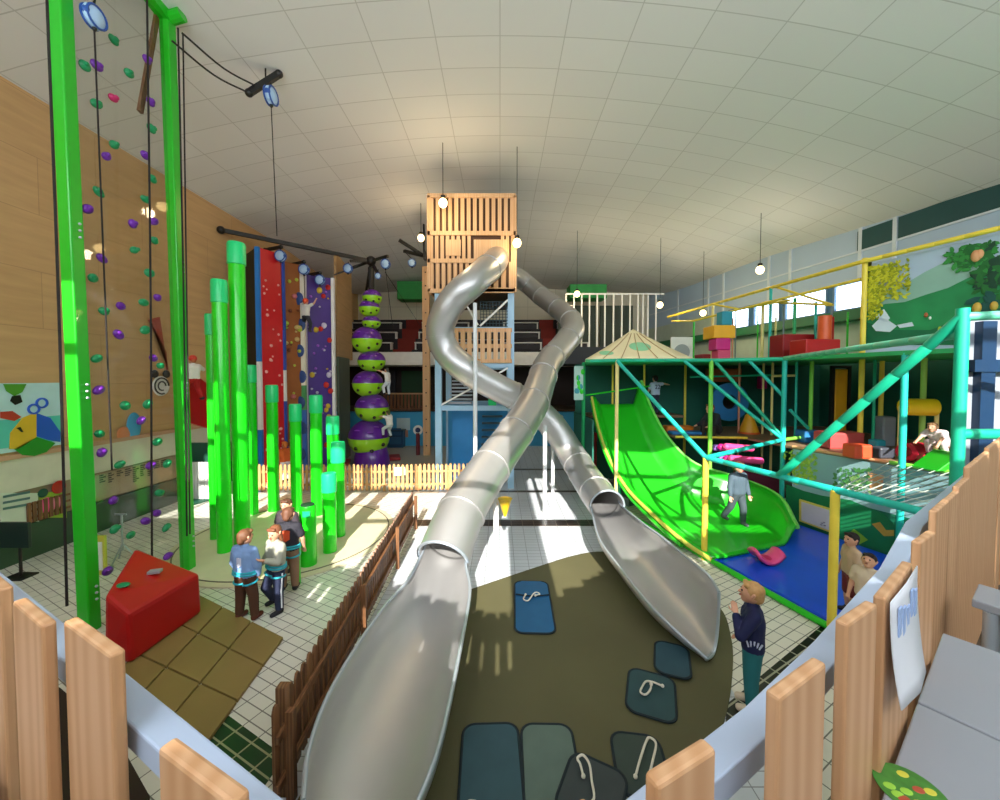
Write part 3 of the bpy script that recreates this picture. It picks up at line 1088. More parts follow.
# sphere tower --------------------------------------------------------------
SY = 17.6
t = thing('sphere_tower', 'stacked climbing tower of purple and lime half spheres with dark finger holes', 'climbing tower', fl(371, 463))
SPH = [(372.2, 290, 305, 19), (369.5, 300, 317, 20), (371.4, 316, 329, 18), (367, 327, 353.5, 29), (371.7, 351, 371.5, 27), (368, 371, 396.5, 30), (372, 394, 421.5, 33), (369, 420, 455, 40)]
for i, (x, y0, y1, w) in enumerate(SPH):
    c = at(x, (y0 + y1) / 2, SY)
    r = w / 2 / F * SY
    hz = (y1 - y0) / 2 / F * SY * 1.04
    n = 10
    up = [(r * cos(a * pi / 2 / n), hz * sin(a * pi / 2 / n)) for a in range(n)] + [(.02, hz)]
    cp_ = MB().lathe(c, up, 32).build('purple_cap', purple, t, True)
    lo = [(.02, -hz)] + [(r * cos(a * pi / 2 / n), -hz * sin(a * pi / 2 / n)) for a in range(n - 1, -1, -1)] + [(r * 1.02, .0), (r * 1.02, .03), (r * .9, .035)]
    bo_ = MB().lathe(c, lo, 32).build('lime_bowl', lime, t, True)
    for a, zz in ((-2.0, -.45), (-1.1, -.6), (-.5, -.3)):
        cr = math.sqrt(max(0, 1 - zz * zz))
        p = c + V((r * cr * cos(a), r * cr * sin(a), hz * zz))
        MB().ball(p, max(.05, r * .1), 10, 8).build('finger_hole', black, bo_, True)
    for a, zz in ((-1.9, .5), (-1.2, .4), (-.8, .65)):
        cr = math.sqrt(1 - zz * zz)
        p = c + V((r * cr * cos(a), r * cr * sin(a), hz * zz))
        MB().ball(p, (r * .16, r * .1, .035), 10, 6).build('purple_ridge', mat('ridge_purple', '#8a44c0', .3), cp_, True)
c = at(372, 466, SY)
c.z = 0
r = 35 / 2 / F * SY
MB().lathe(c, [(r, 0), (r, .1), (r * .95, .4), (r * .8, .75), (r * .5, .95)], 32).build('purple_foot', purple, t, True)
top = at(371, 262, SY)
ctop = at(372, 290, SY)
MB().tube([(ctop.x, SY, 1), (top.x, SY, top.z - .25)], .14, 10).build('mast', black, t)
# black hub frame above the sphere tower
hub = at(371, 261, SY)
t = thing('belay_gantry', 'long black gantry bar with radiating arms above the sphere tower', 'gantry', hub)
wall_a = at(221, 230, 13.3)
wall_a.x = LX + .05
wall_a = onx(221, 230, LX + .1)
MB().beam(wall_a, hub, .12, .14).build('main_bar', black, t)
MB().ball(wall_a, .14, 10, 8).build('wall_mount', black, t, True)
MB().ball(hub, .22, 12, 8).build('hub', black, t, True)
ends = []
for (x, y, Y) in ((350, 261, 17.0), (388, 256, 17.0), (352, 268, 18.4), (378, 274, 17.0), (366, 292, 18.8)):
    e = at(x, y, Y)
    MB().beam(hub, e, .1, .1).build('arm', black, t)
MB().tube(smoothpath([at(334, 275, 17.3), at(347, 270, 17.5), at(366, 262, 17.6)], 5), .035, 6).build('arm_cable', black, t)
for x, y, Y, d, lab in ((348, 268.5, 17.4, None, 'auto belay drum on the gantry just left of the sphere tower mast'), (385.5, 264, 17.0, (393, 330), 'auto belay drum on the gantry just right of the sphere tower mast'),
                        (378, 276, 16.9, None, 'small auto belay drum hanging lowest under the gantry hub')):
    p = at(x, y, Y)
    pod(p, .2 if y < 275 else .13, lab, drop=at(*d, Y) if d else None, hook=p + V((0, .05, .3)), rz=pi / 2)
for (a, c, x, y, Y, lab, tgt) in (((265, 250), (281, 247), 280.5, 256, 14.9, 'auto belay drum on a black arm above the red climbing wall', (283, 330)), ((290, 265), (304, 262), 304, 269.5, 15.7, 'auto belay drum on a black arm above the orange brown climbing wall', (305, 310)),
                                 ((308, 275), (320, 273), 320, 280, 16.4, 'auto belay drum on a black arm above the purple climbing wall', None)):
    p0, p1 = at(a[0], a[1], Y + .5), at(c[0], c[1], Y)
    s = thing('belay_bracket', lab.replace('auto belay drum on a ', '').replace('black arm', 'short black bracket arm') + ' holding a drum', 'bracket', p0)
    MB().beam(p0, p1, .1, .1).build('arm', black, s)
    MB().ball(p0, .09, 8, 6).build('arm_mount', black, s, True)
    MB().ball(p1, .08, 8, 6).build('arm_tip', black, s, True)
    p = at(x, y, Y)
    pod(p, .2, lab, drop=at(*tgt, Y) if tgt else None, hook=p + V((0, .0, .3)), rz=pi / 2)
t = thing('ceiling_fork', 'black forked ceiling bracket left of the wooden slide tower', 'bracket', at(422, 255, 19))
q = at(424, 256, 19)
for x, y, Y in ((399, 240, 18.5), (404, 251, 18.2)):
    MB().beam(q, at(x, y, Y), .14, .12).build('prong', black, t)
MB().beam(q, q + V((.1, 0, .0)), .35, .4).build('block', black, t)
MB().tube([q, V((q.x, q.y, ceil_z(q.x, q.y)))], .05).build('ceiling_rod', black, t)
p = at(412, 263, 18.4)
pod(p, .18, 'purplish auto belay drum under the forked bracket by the wooden tower', hook=at(405, 252, 18.2), rz=pi / 2)
p0 = at(396, 300, 24)
tag(MB().tube([at(385, 272, 17), at(420, 325, 24.0)], .012, 6).build('slack_line', blackrope), 'thin slack line from the gantry down to the spectator gallery', 'rope')
# red mats round the sphere tower, equipment at the blue wall
for i, (x, y, w, lab) in enumerate(((394, 459, 12, 'small red mat right of the sphere tower foot'), (345, 464, 10, 'small red mat left of the sphere tower foot'))):
    p = fl(x, y)
    tag(MB().box((p.x, p.y, .08), (w / F * p.y, .9, .15), .3).build('red_mat', darkred, bevel=.03), lab, 'mat')
def gal(px, py, Y=21.98):
    return at(px, py, Y + .28)


yb_ = GY + .3
t = thing('round_sign', 'round white paddle sign on a dark red pole before the blue wall', 'sign', fl(418, 455))
p = fl(418, 455)
MB().tube([(p.x, p.y, 0), (p.x, p.y, at(418, 433, p.y).z)], .1, 10).build('pole', mat('dark_red_pole', '#6d1f2a', .5), t)
c = at(418, 430, p.y)
MB().lathe((0, 0, 0), [(.22, -.04), (.22, .04)], 24).v
b = MB()
pts = [c + V((.24 * cos(a * pi / 16), 0, .24 * sin(a * pi / 16))) for a in range(32)]
b.prism([q - V((0, .03, 0)) for q in pts], (0, .06, 0))
b.build('disc', white, t)
pts = [c + V((.13 * cos(a * pi / 16), -.035, .13 * sin(a * pi / 16))) for a in range(32)]
MB().prism(pts, (0, -.01, 0)).build('dark_centre', mat('navy_print', '#1f2f5c', .5), t)
for (x0, y0, x1, y1, m, nm, lab) in ((397, 418, 410, 430, mat('poster_pale_blue', '#bcd8e0', .5), 'poster', 'pale poster on the blue wall beside the sphere tower'), (402, 430, 408, 437, mat('poster_orange', '#c88a70', .5), 'poster', 'small orange poster on the blue wall under the pale one')):
    a, c = at(x0, y1, yb_), at(x1, y0, yb_)
    tag(MB().span((a.x, yb_ - .04, a.z), (c.x, yb_, c.z)).build(nm, m), lab, 'poster')
a, c = at(388, 448, yb_ - .5), at(398, 431, yb_ - .5)
t = thing('counter_unit', 'dark blue counter unit against the blue wall beside the sphere tower', 'cabinet', (a.x, yb_ - .4, 0))
MB().span((a.x, yb_ - .6, 0), (c.x + .3, yb_ - .05, c.z)).build('body', mat('dark_blue_unit', '#1c4a70', .5), t)
MB().span((a.x - .05, yb_ - .68, c.z), (c.x + .35, yb_ - .05, c.z + .06)).build('top', mat('dark_blue_top', '#16384f', .4), t)
for k in range(2):
    MB().span((a.x + .1, yb_ - .63, .2 + .5 * k), (c.x + .2, yb_ - .6, .6 + .5 * k)).build('drawer', mat('mid_blue_unit', '#2a608a', .5), t)
# brown balustrade under the gallery
t = thing('recess_balustrade', 'brown wooden balustrade above the blue wall under the gallery', 'balustrade', at(408, 413, yb_))
x0, x1 = at(384, 400, yb_).x, at(430, 400, yb_).x
za, zb = 2.08, at(408, 393, yb_).z
k = x0
while k < x1:
    MB().box((k, yb_ + .1, (za + zb) / 2), (.13, .04, zb - za)).build('baluster', brownwood, t)
    k += .2
MB().span((x0 - .1, yb_ + .04, zb - .08), (x1, yb_ + .16, zb)).build('top_rail', pine, t)
MB().span((x0 - .1, yb_ + .04, za), (x1, yb_ + .16, za + .08)).build('bottom_rail', brownwood, t)
a, c = at(402, 391, 25.4), at(425, 371, 25.4)
tag(MB().span((a.x, 25.3, 2.1), (c.x, 25.45, c.z)).build('recess_screen', mat('dark_green_screen', '#1c4a24', .6)), 'dark green screen in the recess under the gallery', 'screen')
tag(MB().span((at(385, 380, 25.4).x, 25.25, 2.1), (at(396, 380, 25.4).x, 25.45, 4.4)).build('recess_locker', mat('grey_locker', '#3c3a40', .6)), 'grey locker in the recess behind the sphere tower', 'locker')

# ================================================================== low picket fences
def picket_fence(label, A0, A1, h, mats, wp=.085, gap=.06, th=.025, rails=(.25, .72), sign=None, z0=.0, group=None):
    A0, A1 = V(A0), V(A1)
    L = (A1 - A0).length
    d = (A1 - A0).normalized()
    nn = V((-d.y, d.x, 0))
    t = thing('picket_fence', label, 'fence', A0.lerp(A1, .5), group)
    n = int(L / (wp + gap))
    rz = math.atan2(d.y, d.x)
    for k in range(n):
        c = A0 + d * ((k + .5) * L / n)
        hh = h + random.uniform(-.012, .012)
        b = MB()
        q = [c - d * wp / 2, c + d * wp / 2]
        poly = [q[0] + V((0, 0, .05)), q[1] + V((0, 0, .05)), q[1] + V((0, 0, hh - .05)), q[1] - d * .025 + V((0, 0, hh)), q[0] + d * .025 + V((0, 0, hh)), q[0] + V((0, 0, hh - .05))]
        b.prism([p - nn * th / 2 for p in poly], nn * th)
        b.build('picket', mats, t)
    for r in rails:
        MB().beam(A0 + nn * .045 + V((0, 0, r * h)), A1 + nn * .045 + V((0, 0, r * h)), .04, .07).build('rail', mats, t)
    for u in (0.02, .33, .66, .98):
        c = A0.lerp(A1, u) + nn * .1
        MB().box((c.x, c.y, h * .45), (.07, .07, h * .9), rz).build('fence_post', mats, t)
    return t


pickl = woodmat('fence_light_wood', '#cf9f68', '#b9864e', 2, 1.0)
pickd = woodmat('fence_wood_shade_brown', '#8a5e3a', '#5f3c23', 2, 1.0)  # fence wood darkened: shade on the long fence put into its colour
picket_fence('pale picket fence running across in front of the climbing walls', (-8.3, 13.25, 0), (-3.9, 13.25, 0), .95, pickl, group='low picket fences')
t = picket_fence('pale picket fence with a white notice before the sphere tower and blue tower', (-3.85, 13.25, 0), (-.75, 13.45, 0), .95, pickl, group='low picket fences')
p = at(400, 471, 13.3)
MB().box((p.x, 13.27, p.z), (.36, .02, .28), .2).build('notice', mat('notice_white', '#d8e4e8', .5), t)
picket_fence('long picket fence, wood darkened for shade, along the left side of the open metal slide', (-2.28, 10.1, 0), (-2.02, 3.35, 0), .95, pickd, gap=.05, group='low picket fences')
b = MB().box((-2.03, 3.55, .52), (.09, .09, 1.04))
tag(b.build('fence_post', pickd, bevel=.008), 'thicker post standing proud at the near end of the long shade-darkened picket fence', 'post')
# ================================================================== wooden slide tower
TY = 13.6
xL, xR = at(429, 300, TY).x, at(515, 300, TY).x
zT, zB = at(470, 196, TY).z, at(470, 292, TY).z
TD = 3.6
t = thing('slide_tower', 'tall tower with slatted wooden cabin on a pale blue steel frame', 'tower', ((xL + xR) / 2, TY + TD / 2, 0))


def zy(py, Y=TY):
    return at(470, py, Y).z


# cabin core boards (dark inner skin so the slats read with gaps)
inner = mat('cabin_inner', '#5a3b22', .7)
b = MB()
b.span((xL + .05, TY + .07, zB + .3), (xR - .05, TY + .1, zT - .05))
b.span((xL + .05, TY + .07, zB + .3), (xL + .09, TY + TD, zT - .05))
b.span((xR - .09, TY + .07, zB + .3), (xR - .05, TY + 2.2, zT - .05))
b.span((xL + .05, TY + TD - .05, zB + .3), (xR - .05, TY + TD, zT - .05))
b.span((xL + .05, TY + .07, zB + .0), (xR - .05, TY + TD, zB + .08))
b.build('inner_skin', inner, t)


def slats(x0, x1, z0, z1, n, y=TY, w=None, m=pinepale):
    pw = (x1 - x0) / n
    for k in range(n):
        c = x0 + (k + .5) * pw
        MB().box((c, y, (z0 + z1) / 2), (pw * (w or .62), .04, z1 - z0)).build('slat', m, t)


def X_(px):
    return at(px, 300, TY).x


slats(xL, xR, zy(233), zT, 14)
slats(xL, X_(472), zy(262), zy(233), 8)
slats(xL, X_(476), zB, zy(262), 8)
slats(X_(500), xR, zy(262), zy(233), 3)
slats(X_(477), xR, zB, zy(262), 5)
for py, x0, x1 in ((196, 428, 515.5), (233.5, 428, 515.5), (261, 428, 476), (290, 476, 515), (291, 428, 515)):
    z = zy(py)
    MB().span((X_(x0), TY - .05, z - .07), (X_(x1), TY + .02, z + .07)).build('cross_board', pinepale, t)
MB().span((X_(446), TY - .04, zy(256)), (X_(461), TY - .01, zy(240))).build('plain_panel', pinepale, t)
MB().span((X_(474), TY - .05, zy(262)), (X_(507), TY - .02, zy(240))).build('slide_board', pinepale, t)
for x in (xL, xR):
    MB().box((x, TY, (zT + zB) / 2), (.1, .1, zT - zB)).build('corner_post', pinepale, t)
    n = 12
    for k in range(n):
        y = TY + .12 + (TD - .15) * (k + .5) / n
        if x > 0 and y > TY + 2.2:
            continue
        MB().box((x, y, (zT + zB) / 2), (.04, (TD / n) * .62, zT - zB)).build('side_slat', pinepale, t)
# blue steel frame
fx0, fx1 = at(438, 400, TY).x, at(511, 400, TY).x
for x in (fx0, fx1):
    for y in (TY + .15, TY + 2.9):
        zz = at(470, 300, TY).z
        MB().span((x - .11, y - .11, 0), (x + .11, y + .11, zB)).build('column', lightblue, t)
zp, zb2 = zy(408), zy(365)
for z in (zp, zy(365), zy(329)):
    for y in (TY + .15, TY + 2.9):
        MB().span((fx0, y - .07, z - .1), (fx1, y + .07, z + .08)).build('cross_beam', lightblue, t)
    for x in (fx0, fx1):
        MB().span((x - .06, TY + .15, z - .09), (x + .06, TY + 2.9, z + .07)).build('side_beam', lightblue, t)
for a, c in (((441, 366), (474, 387)), ((474, 387), (441, 405)), ((474, 387), (508, 407)), ((508, 368), (474, 387)), ((464, 301), (478, 325)), ((508, 300), (480, 326))):
    MB().beam(at(*a, TY + .08), at(*c, TY + .08), .06, .06, (0, 1, 0)).build('diagonal_brace', white, t)
# stair treads inside the frame
for k in range(11):
    z = zy(404) + (zy(366) - zy(404)) * k / 10
    MB().span((X_(446), TY + .5 + .18 * k, z - .03), (X_(470), TY + .8 + .18 * k, z + .03)).build('stair_tread', mat('tread_grey', '#b8bcc4', .5), t)
for k in range(9):
    z = .3 + (zy(410) - .5) * k / 9
    MB().span((X_(479), TY + .6 + .2 * k, z - .03), (X_(503), TY + .9 + .2 * k, z + .03)).build('stair_tread', mat('tread_teal', '#2f4f5c', .5), t)
# wooden balustrade panel and wire guard
n = 9
x0, x1 = X_(453), X_(512)
for k in range(n):
    c = x0 + (k + .5) * (x1 - x0) / n
    MB().box((c, TY - .03, (zy(329) + zy(362)) / 2), ((x1 - x0) / n * .68, .05, zy(329) - zy(362))).build('balustrade_slat', pinepale, t)
for py in (330, 346, 361):
    MB().span((x0, TY - .0, zy(py) - .07), (x1, TY + .05, zy(py) + .07)).build('balustrade_rail', pinepale, t)
b = MB()
for k in range(10):
    x = X_(480) + (X_(509) - X_(480)) * k / 9
    b.tube([(x, TY + .15, zy(329)), (x, TY + .15, zy(301))], .012, 5)
    z = zy(329) + (zy(301) - zy(329)) * k / 9
    b.tube([(X_(480), TY + .15, z), (X_(509), TY + .15, z)], .012, 5)
b.build('wire_guard', mat('dark_wire', '#3f5560', .4), t)
MB().span((fx0, TY + .2, zy(329) - .08), (fx1, TY + 2.9, zy(329))).build('deck', mat('deck_dark', '#3a4048', .6), t)
MB().span((fx0, TY + 2.6, 0), (fx1, TY + 2.7, zy(410))).build('blue_back_panel', mat('blue_panel', '#2288c4', .5), t)
MB().span((X_(447), TY + 1.2, 0), (X_(470), TY + 1.28, zy(412))).build('blue_door', mat('blue_door', '#1f7fc0', .5), t)
MB().span((X_(488), TY + .1, zy(406)), (X_(496), TY + .5, zy(400))).build('green_box', mint, t)
# perforated wooden mast left of the tower
p = fl(427, 455)
zz = at(427, 267, p.y).z
t2 = thing('wooden_mast', 'tall perforated pale timber mast standing left of the slide tower', 'post', p)
MB().span((p.x - .17, p.y - .15, 0), (p.x + .17, p.y + .15, zz)).build('timber', pinepale, t2, bevel=.015)
for k in range(14):
    z = .5 + k * (zz - .8) / 13
    MB().ball((p.x, p.y - .15, z), (.035, .02, .035), 8, 6).build('peg_hole', black, t2, True)

# ================================================================== metal tube slides
R = .425


def slide(label, path, chute, posts, ring_step, extra=None):
    pts = [at(*p) for p in path]
    sp = smoothpath(pts, 9)
    t = thing('tube_slide', label, 'slide', (pts[-1].x, pts[-1].y, 0))
    tb = MB().pipe(sp, R, R - .03, 40).build('tube', steel, t, True, sharp=60)
    # flange rings
    P, fr = MB().frames(sp)
    acc, last = 0, 0
    for i in range(1, len(P)):
        acc += (P[i] - P[i - 1]).length
        if acc - last > ring_step and i < len(P) - 4:
            last = acc
            b = MB()
            b.pipe([P[i] - fr[i][0] * .035, P[i] + fr[i][0] * .035], R + .022, R - .01, 40)
            b.build('flange', steel, tb, True)
    # polished lip at the mouth
    b = MB()
    T0, U0, W0 = fr[-1]
    hz = T0.cross(V((0, 0, 1))).normalized()
    hz = -hz if hz.x < 0 else hz
    un = T0.cross(hz).normalized()
    un = -un if un.z < 0 else un
    b.tube([P[-1] + (hz * cos(a * pi / 24) + un * sin(a * pi / 24)) * (R - .005) for a in range(25)], .026, 8)
    b.build('mouth_ring', galv, tb, True)
    # open chute: double walled trough
    m = MB()
    n = 16
    rows = []
    rows.append([P[-1] - T0 * .3 - hz * (R - .034) * cos(pi * k / n) - un * (R - .034) * sin(pi * k / n) for k in range(n + 1)])
    rows.append([P[-1] + T0 * .02 - hz * (R - .034) * cos(pi * k / n) - un * (R - .034) * sin(pi * k / n) for k in range(n + 1)])
    for Lp, Rp, zb in chute[1:]:
        pw = .75 if Lp is not chute[1][0] else .9
        Lp, Rp = V(Lp), V(Rp)
        row = []
        for k in range(n + 1):
            a = pi * k / n
            u = (1 - cos(a)) / 2
            base = Lp.lerp(Rp, u)
            dz = sin(a) ** pw
            row.append(V((base.x, base.y, base.z + (zb - base.z) * dz)))
        rows.append(row)
    # refine along the length
    fine = []
    cols = [smoothpath([r[k] for r in rows], 6) for k in range(n + 1)]
    for i in range(len(cols[0])):
        fine.append([cols[k][i] for k in range(n + 1)])
    vs, fs = [], []
    for rI in fine:
        vs += rI
    W = n + 1
    for i in range(len(fine) - 1):
        for k in range(n):
            fs.append((i * W + k, i * W + k + 1, (i + 1) * W + k + 1, (i + 1) * W + k))
    m.add(vs, fs)
    o = m.build('chute', steel, t, True, sharp=70)
    so = o.modifiers.new('thickness', 'SOLIDIFY')
    so.thickness = .022
    so.offset = 0
    for k, nm in ((0, 'chute_rim'), (n, 'chute_rim')):
        MB().tube([r[k] for r in fine], .022, 8).build(nm, galv, o, True)
    MB().tube(fine[-1], .022, 8).build('end_lip', galv, o, True)
    for (a, c, Y) in posts:
        p0 = at(a, c, Y)
        MB().tube([(p0.x, p0.y, 0), p0], .06, 12).build('support_post', mat('post_white', '#dfe2e4', .4), t, True)
        MB().box((p0.x, p0.y, .02), (.35, .35, .04)).build('base_plate', mat('post_white', '#dfe2e4', .4), t)
    return t


def rp(px, py, z):
    return fl(px, py, z)


pathA = [(497, 259, 13.75), (491, 266, 12.7), (473, 282, 11.6), (452, 302, 11.6), (440.5, 328, 11.8), (446, 350, 11.9), (464, 368, 11.8), (490, 384, 12.0), (525, 402, 12.3), (552, 425, 12.4), (572, 455, 12.1), (588, 481, 10.9), (607, 507, 9.3)]
chA = [(rp(593, 524, .72), rp(626, 515, .86), .36), (rp(599, 538, .66), rp(644, 524, .88), .3), (rp(622, 570, .56), rp(662, 537, .87), .2), (rp(650, 605, .46), rp(690, 560, .86), .12), (rp(680, 635, .3), rp(708, 575, .86), .07), (rp(706, 658, .14), rp(719, 592, .84), .05)]
tA = slide('long spiral metal tube slide that loops left from the cabin and lands on the right', pathA, chA, [(475, 303, 11.3), (553, 428, 12.9)], 1.5)
p = at(475, 340, 11.3)
MB().beam(at(475, 362, 11.35), at(470, 362, 11.7), .06, .06).build('clamp_arm', galv, tA)
pathB = [(508, 272, 17.4), (518, 277.5, 18.4), (528, 285, 18.8), (541, 296, 18.0), (556, 307, 17.0), (569, 318, 15.8), (573, 330, 14.8), (563, 345, 14.0), (548, 363, 12.8), (541, 382, 11.6), (533, 404, 10.6), (516, 432, 9.5), (497, 458, 8.6), (477, 487, 7.65), (459, 518, 6.85), (443, 559, 6.15)]
chB = [(rp(415, 570, .85), rp(470, 570, .9), .5), (rp(408, 580, .85), rp(470, 590, .87), .44), (rp(380, 612, .8), rp(461, 645, .76), .3), (rp(335, 682, .72), rp(440, 742, .62), .18), (rp(310, 745, .62), rp(412, 815, .5), .1), (rp(303, 800, .52), rp(395, 860, .42), .07)]
tB = slide('large metal tube slide bending right and ending in the wide open trough nearest the viewer', pathB, chB, [(496, 497, 8.4), (545, 425, 11.0)], 1.45)
MB().lathe(at(505, 506, 8.3), [(.03, -.22), (.14, .12), (.16, .16), (.1, .17)], 16).build('yellow_funnel', mat('funnel_yellow', '#d8b020', .4), tB, True)

# ================================================================== floor mat and sliding mats
pts = [(-1.3, 6.5), (-.54, 7.04), (.7, 7.85), (1.6, 8.4), (2.3, 8.6), (3.0, 8.3), (3.55, 7.5), (3.72, 6.5), (3.45, 5.7), (3.05, 5.0), (2.5, 4.25), (1.6, 3.3), (.4, 2.6), (-.9, 2.3), (-1.85, 2.5), (-1.8, 4.0), (-1.6, 5.4)]
sp = smoothpath([(x, y, .003) for x, y in pts + pts[:1]], 5)[:-1]
tag(MB().prism(sp, (0, 0, .022)).build('landing_mat', mat('olive_carpet', '#5a5638', .75, 0, .15, .6)), 'large dark olive rounded landing mat under both slide ends', 'mat')
matteal = mat('mat_slate', '#34535c', .75, 0, .1, 4)
matolive = mat('mat_slate_worn', '#5f7268', .75, 0, .1, 4)
mattrim = mat('mat_trim', '#17262c', .8)
cordm = rope


def rrect(w, l, r, n=5):
    o = []
    for cx, cy, a0 in ((w / 2 - r, l / 2 - r, 0), (-w / 2 + r, l / 2 - r, pi / 2), (-w / 2 + r, -l / 2 + r, pi), (w / 2 - r, -l / 2 + r, 1.5 * pi)):
        for k in range(n + 1):
            a = a0 + pi / 2 * k / n
            o.append((cx + r * cos(a), cy + r * sin(a)))
    return o


def smat(label, c, rz, w, l, m=matteal, pocket=True, cord=None, z=.027, flip=False, tiltz=0.0, pl=.42):
    t = thing('sliding_mat', label, 'sliding mat', (c[0], c[1], z), 'sliding mats on the landing mat')
    Rz = Matrix.Rotation(rz, 3, 'Z')
    T = lambda x, y, zz: V((c[0], c[1], z)) + Rz @ V((x, y, zz + tiltz * (y / l + .5)))
    ol = rrect(w, l, .13)
    b = MB()
    b.add([T(x, y, 0) for x, y in ol] + [T(x, y, .022) for x, y in ol], [tuple(range(len(ol)))[::-1], tuple(range(len(ol), 2 * len(ol)))] + [(i, (i + 1) % len(ol), len(ol) + (i + 1) % len(ol), len(ol) + i) for i in range(len(ol))])
    b.build('pad', m, t)
    MB().tube([T(x, y, .016) for x, y in ol + ol[:1]], .016, 6, False).build('piping', mattrim, t, True)
    if pocket:
        s = -1 if flip else 1
        q = [(-w / 2 + .02, s * (l / 2 - .13)), (-w / 2 + .13, s * (l / 2 - .02)), (w / 2 - .13, s * (l / 2 - .02)), (w / 2 - .02, s * (l / 2 - .13)), (w / 2 - .02, s * (l / 2 - pl)), (0, s * (l / 2 - pl - .05)), (-w / 2 + .02, s * (l / 2 - pl))]
        b = MB()
        n = len(q)
        b.add([T(x, y, .022) for x, y in q] + [T(x, y, .034 + (.02 if abs(y * s - (l / 2 - pl)) < .06 else 0)) for x, y in q], [tuple(range(n))[::-1], tuple(range(n, 2 * n))] + [(i, (i + 1) % n, n + (i + 1) % n, n + i) for i in range(n)])
        fp = b.build('foot_pocket', m, t)
        e = [T(x, y, .05) for x, y in q[4:7]]
        MB().tube(smoothpath(e, 5), .012, 6).build('pocket_edge', mattrim, fp, True)
    if cord:
        pp = smoothpath([T(x, y, .062) for x, y in cord], 6)
        pc = MB().tube(pp, .012, 6).build('pull_cord', cordm, t, True)
        for e in (pp[0], pp[-1]):
            MB().ball(e, .022, 8, 6).build('cord_knot', cordm, pc, True)
    return t


def cxy(px, py):
    p = fl(px, py)
    return (p.x, p.y)


smat('blue lit sliding mat lying alone between the two metal slides', cxy(533, 607), radians(-2), .62, 1.5, mat('mat_blue', '#1f5f8c', .7, 0, .08, 4), True,
     [(-.12, .22), (-.16, .08), (-.08, .04), (.02, .25), (.08, .3), (.13, .24), (.05, .2)], pl=.5)
a = cxy(491, 768)
smat('dark slate sliding mat beside the big trough, left of the worn grey one', (a[0], a[1] - .05), radians(2), .6, 1.0, matteal, False, [(-.25, -.38), (-.2, -.33), (-.12, -.35), (-.1, -.45)])
a = cxy(550, 768)
smat('worn grey sliding mat lying flat between two dark ones at the bottom', (a[0], a[1] - .03), radians(-1), .55, .95, matolive, False, None)
smat('dark sliding mat with a looped cord lying across the worn grey mat', cxy(592, 800), radians(-28), .55, .62, mat('mat_dark', '#3a4344', .75, 0, .1, 4), False,
     [(-.1, .06), (-.16, .16), (-.2, .2), (-.16, .26), (-.08, .2), (-.02, .06), (.04, -.1), (-.05, -.2)], z=.062)
smat('dark sliding mat with a long U shaped cord beside the front wooden picket', cxy(640, 768), radians(-8), .5, .66, mat('mat_dark2', '#38463f', .75, 0, .1, 4), False,
     [(-.08, -.18), (0, .0), (.1, .2), (.15, .26), (.2, .2), (.12, .0), (.03, -.2)])
smat('slate sliding mat with cord and open pocket under the end of the right metal slide', cxy(651, 697), radians(-22), .55, .72, mat('mat_slate3', '#2c4a4e', .75, 0, .1, 4), False,
     [(.13, .12), (.02, .14), (-.06, .12), (-.1, .02), (-.12, -.08), (-.06, -.1), (-.01, .0), (.0, .1)])
smat('slate sliding mat half under the right metal slide end, lying on the corded mat', cxy(672, 664), radians(-22), .44, .66, mat('mat_slate4', '#2a4a56', .75, 0, .1, 4), False, None, z=.055)

# ================================================================== pendant bulbs
bulbm = mat('bulb_glow', '#fff0c8', .3, 0, 0, emit='#ffd890', es=7.0)
for x, y, Y, lab in ((443, 203, 12.9, 'warm glowing pendant bulb hanging before the top of the wooden cabin'), (421, 238, 17.0, 'warm glowing pendant bulb left of the wooden cabin'), (517, 243, 13.2, 'glowing pendant bulb at the right corner of the wooden cabin'),
                     (577, 294, 19.6, 'glowing bulb before the white balustrade and green box'), (660, 305, 19.0, 'glowing pendant bulb right of the white balustrade'), (760, 270, 15.0, 'pendant bulb before the grey blue upper wall'), (703, 313, 19.2, 'tiny bulb glow above the yellow frame at the far right corner')):
    p = at(x, y, Y)
    t = thing('pendant_light', lab, 'lamp', p, 'pendant bulbs')
    r = .14
    MB().ball(p, (r, r, r * 1.1), 14, 10).build('bulb', bulbm, t, True)
    MB().lathe(p, [(.06, r * .95), (.08, r * 1.1), (.08, r * 1.7), (.03, r * 1.9)], 12).build('socket', black, t, True)
    MB().tube([p + V((0, 0, r * 1.8)), V((p.x, p.y, ceil_z(p.x, p.y)))], .012, 6).build('cord', black, t)
# ================================================================== RIGHT: soft play frame
P1, P2, P3, P4 = V((3.45, 11.5, 0)), V((4.39, 8.27, 0)), V((5.09, 5.87, 0)), V((5.45, 4.62, 0))
P5 = V((7.8, 10.7, 0))
ZD, ZM = 4.42, 2.2
t = thing('play_frame', 'large two storey soft play frame of padded green, teal and yellow posts', 'play structure', (7, 9.5, 0))
FR = t


def post(x, y, z0, z1, m, r=.07, nm='post'):
    return MB().tube([(x, y, z0), (x, y, z1)], r * .72, 12).build(nm, m, FR, True)


def bar(a, c, m, r=.06, nm='beam', rings=True):
    a, c = V(a), V(c)
    r *= .74
    n = max(1, int((c - a).length / .45))
    b = MB()
    pts, rad = [], []
    for k in range(n):
        for u, rr in ((0, r), (.93, r), (.965, r * .86)):
            pts.append(a.lerp(c, (k + u) / n))
            rad.append(rr)
    pts.append(c)
    rad.append(r)
    b.tube(pts, rad, 12)
    return b.build(nm, m, FR, True)


def up(p, z):
    return V((p[0], p[1], z))


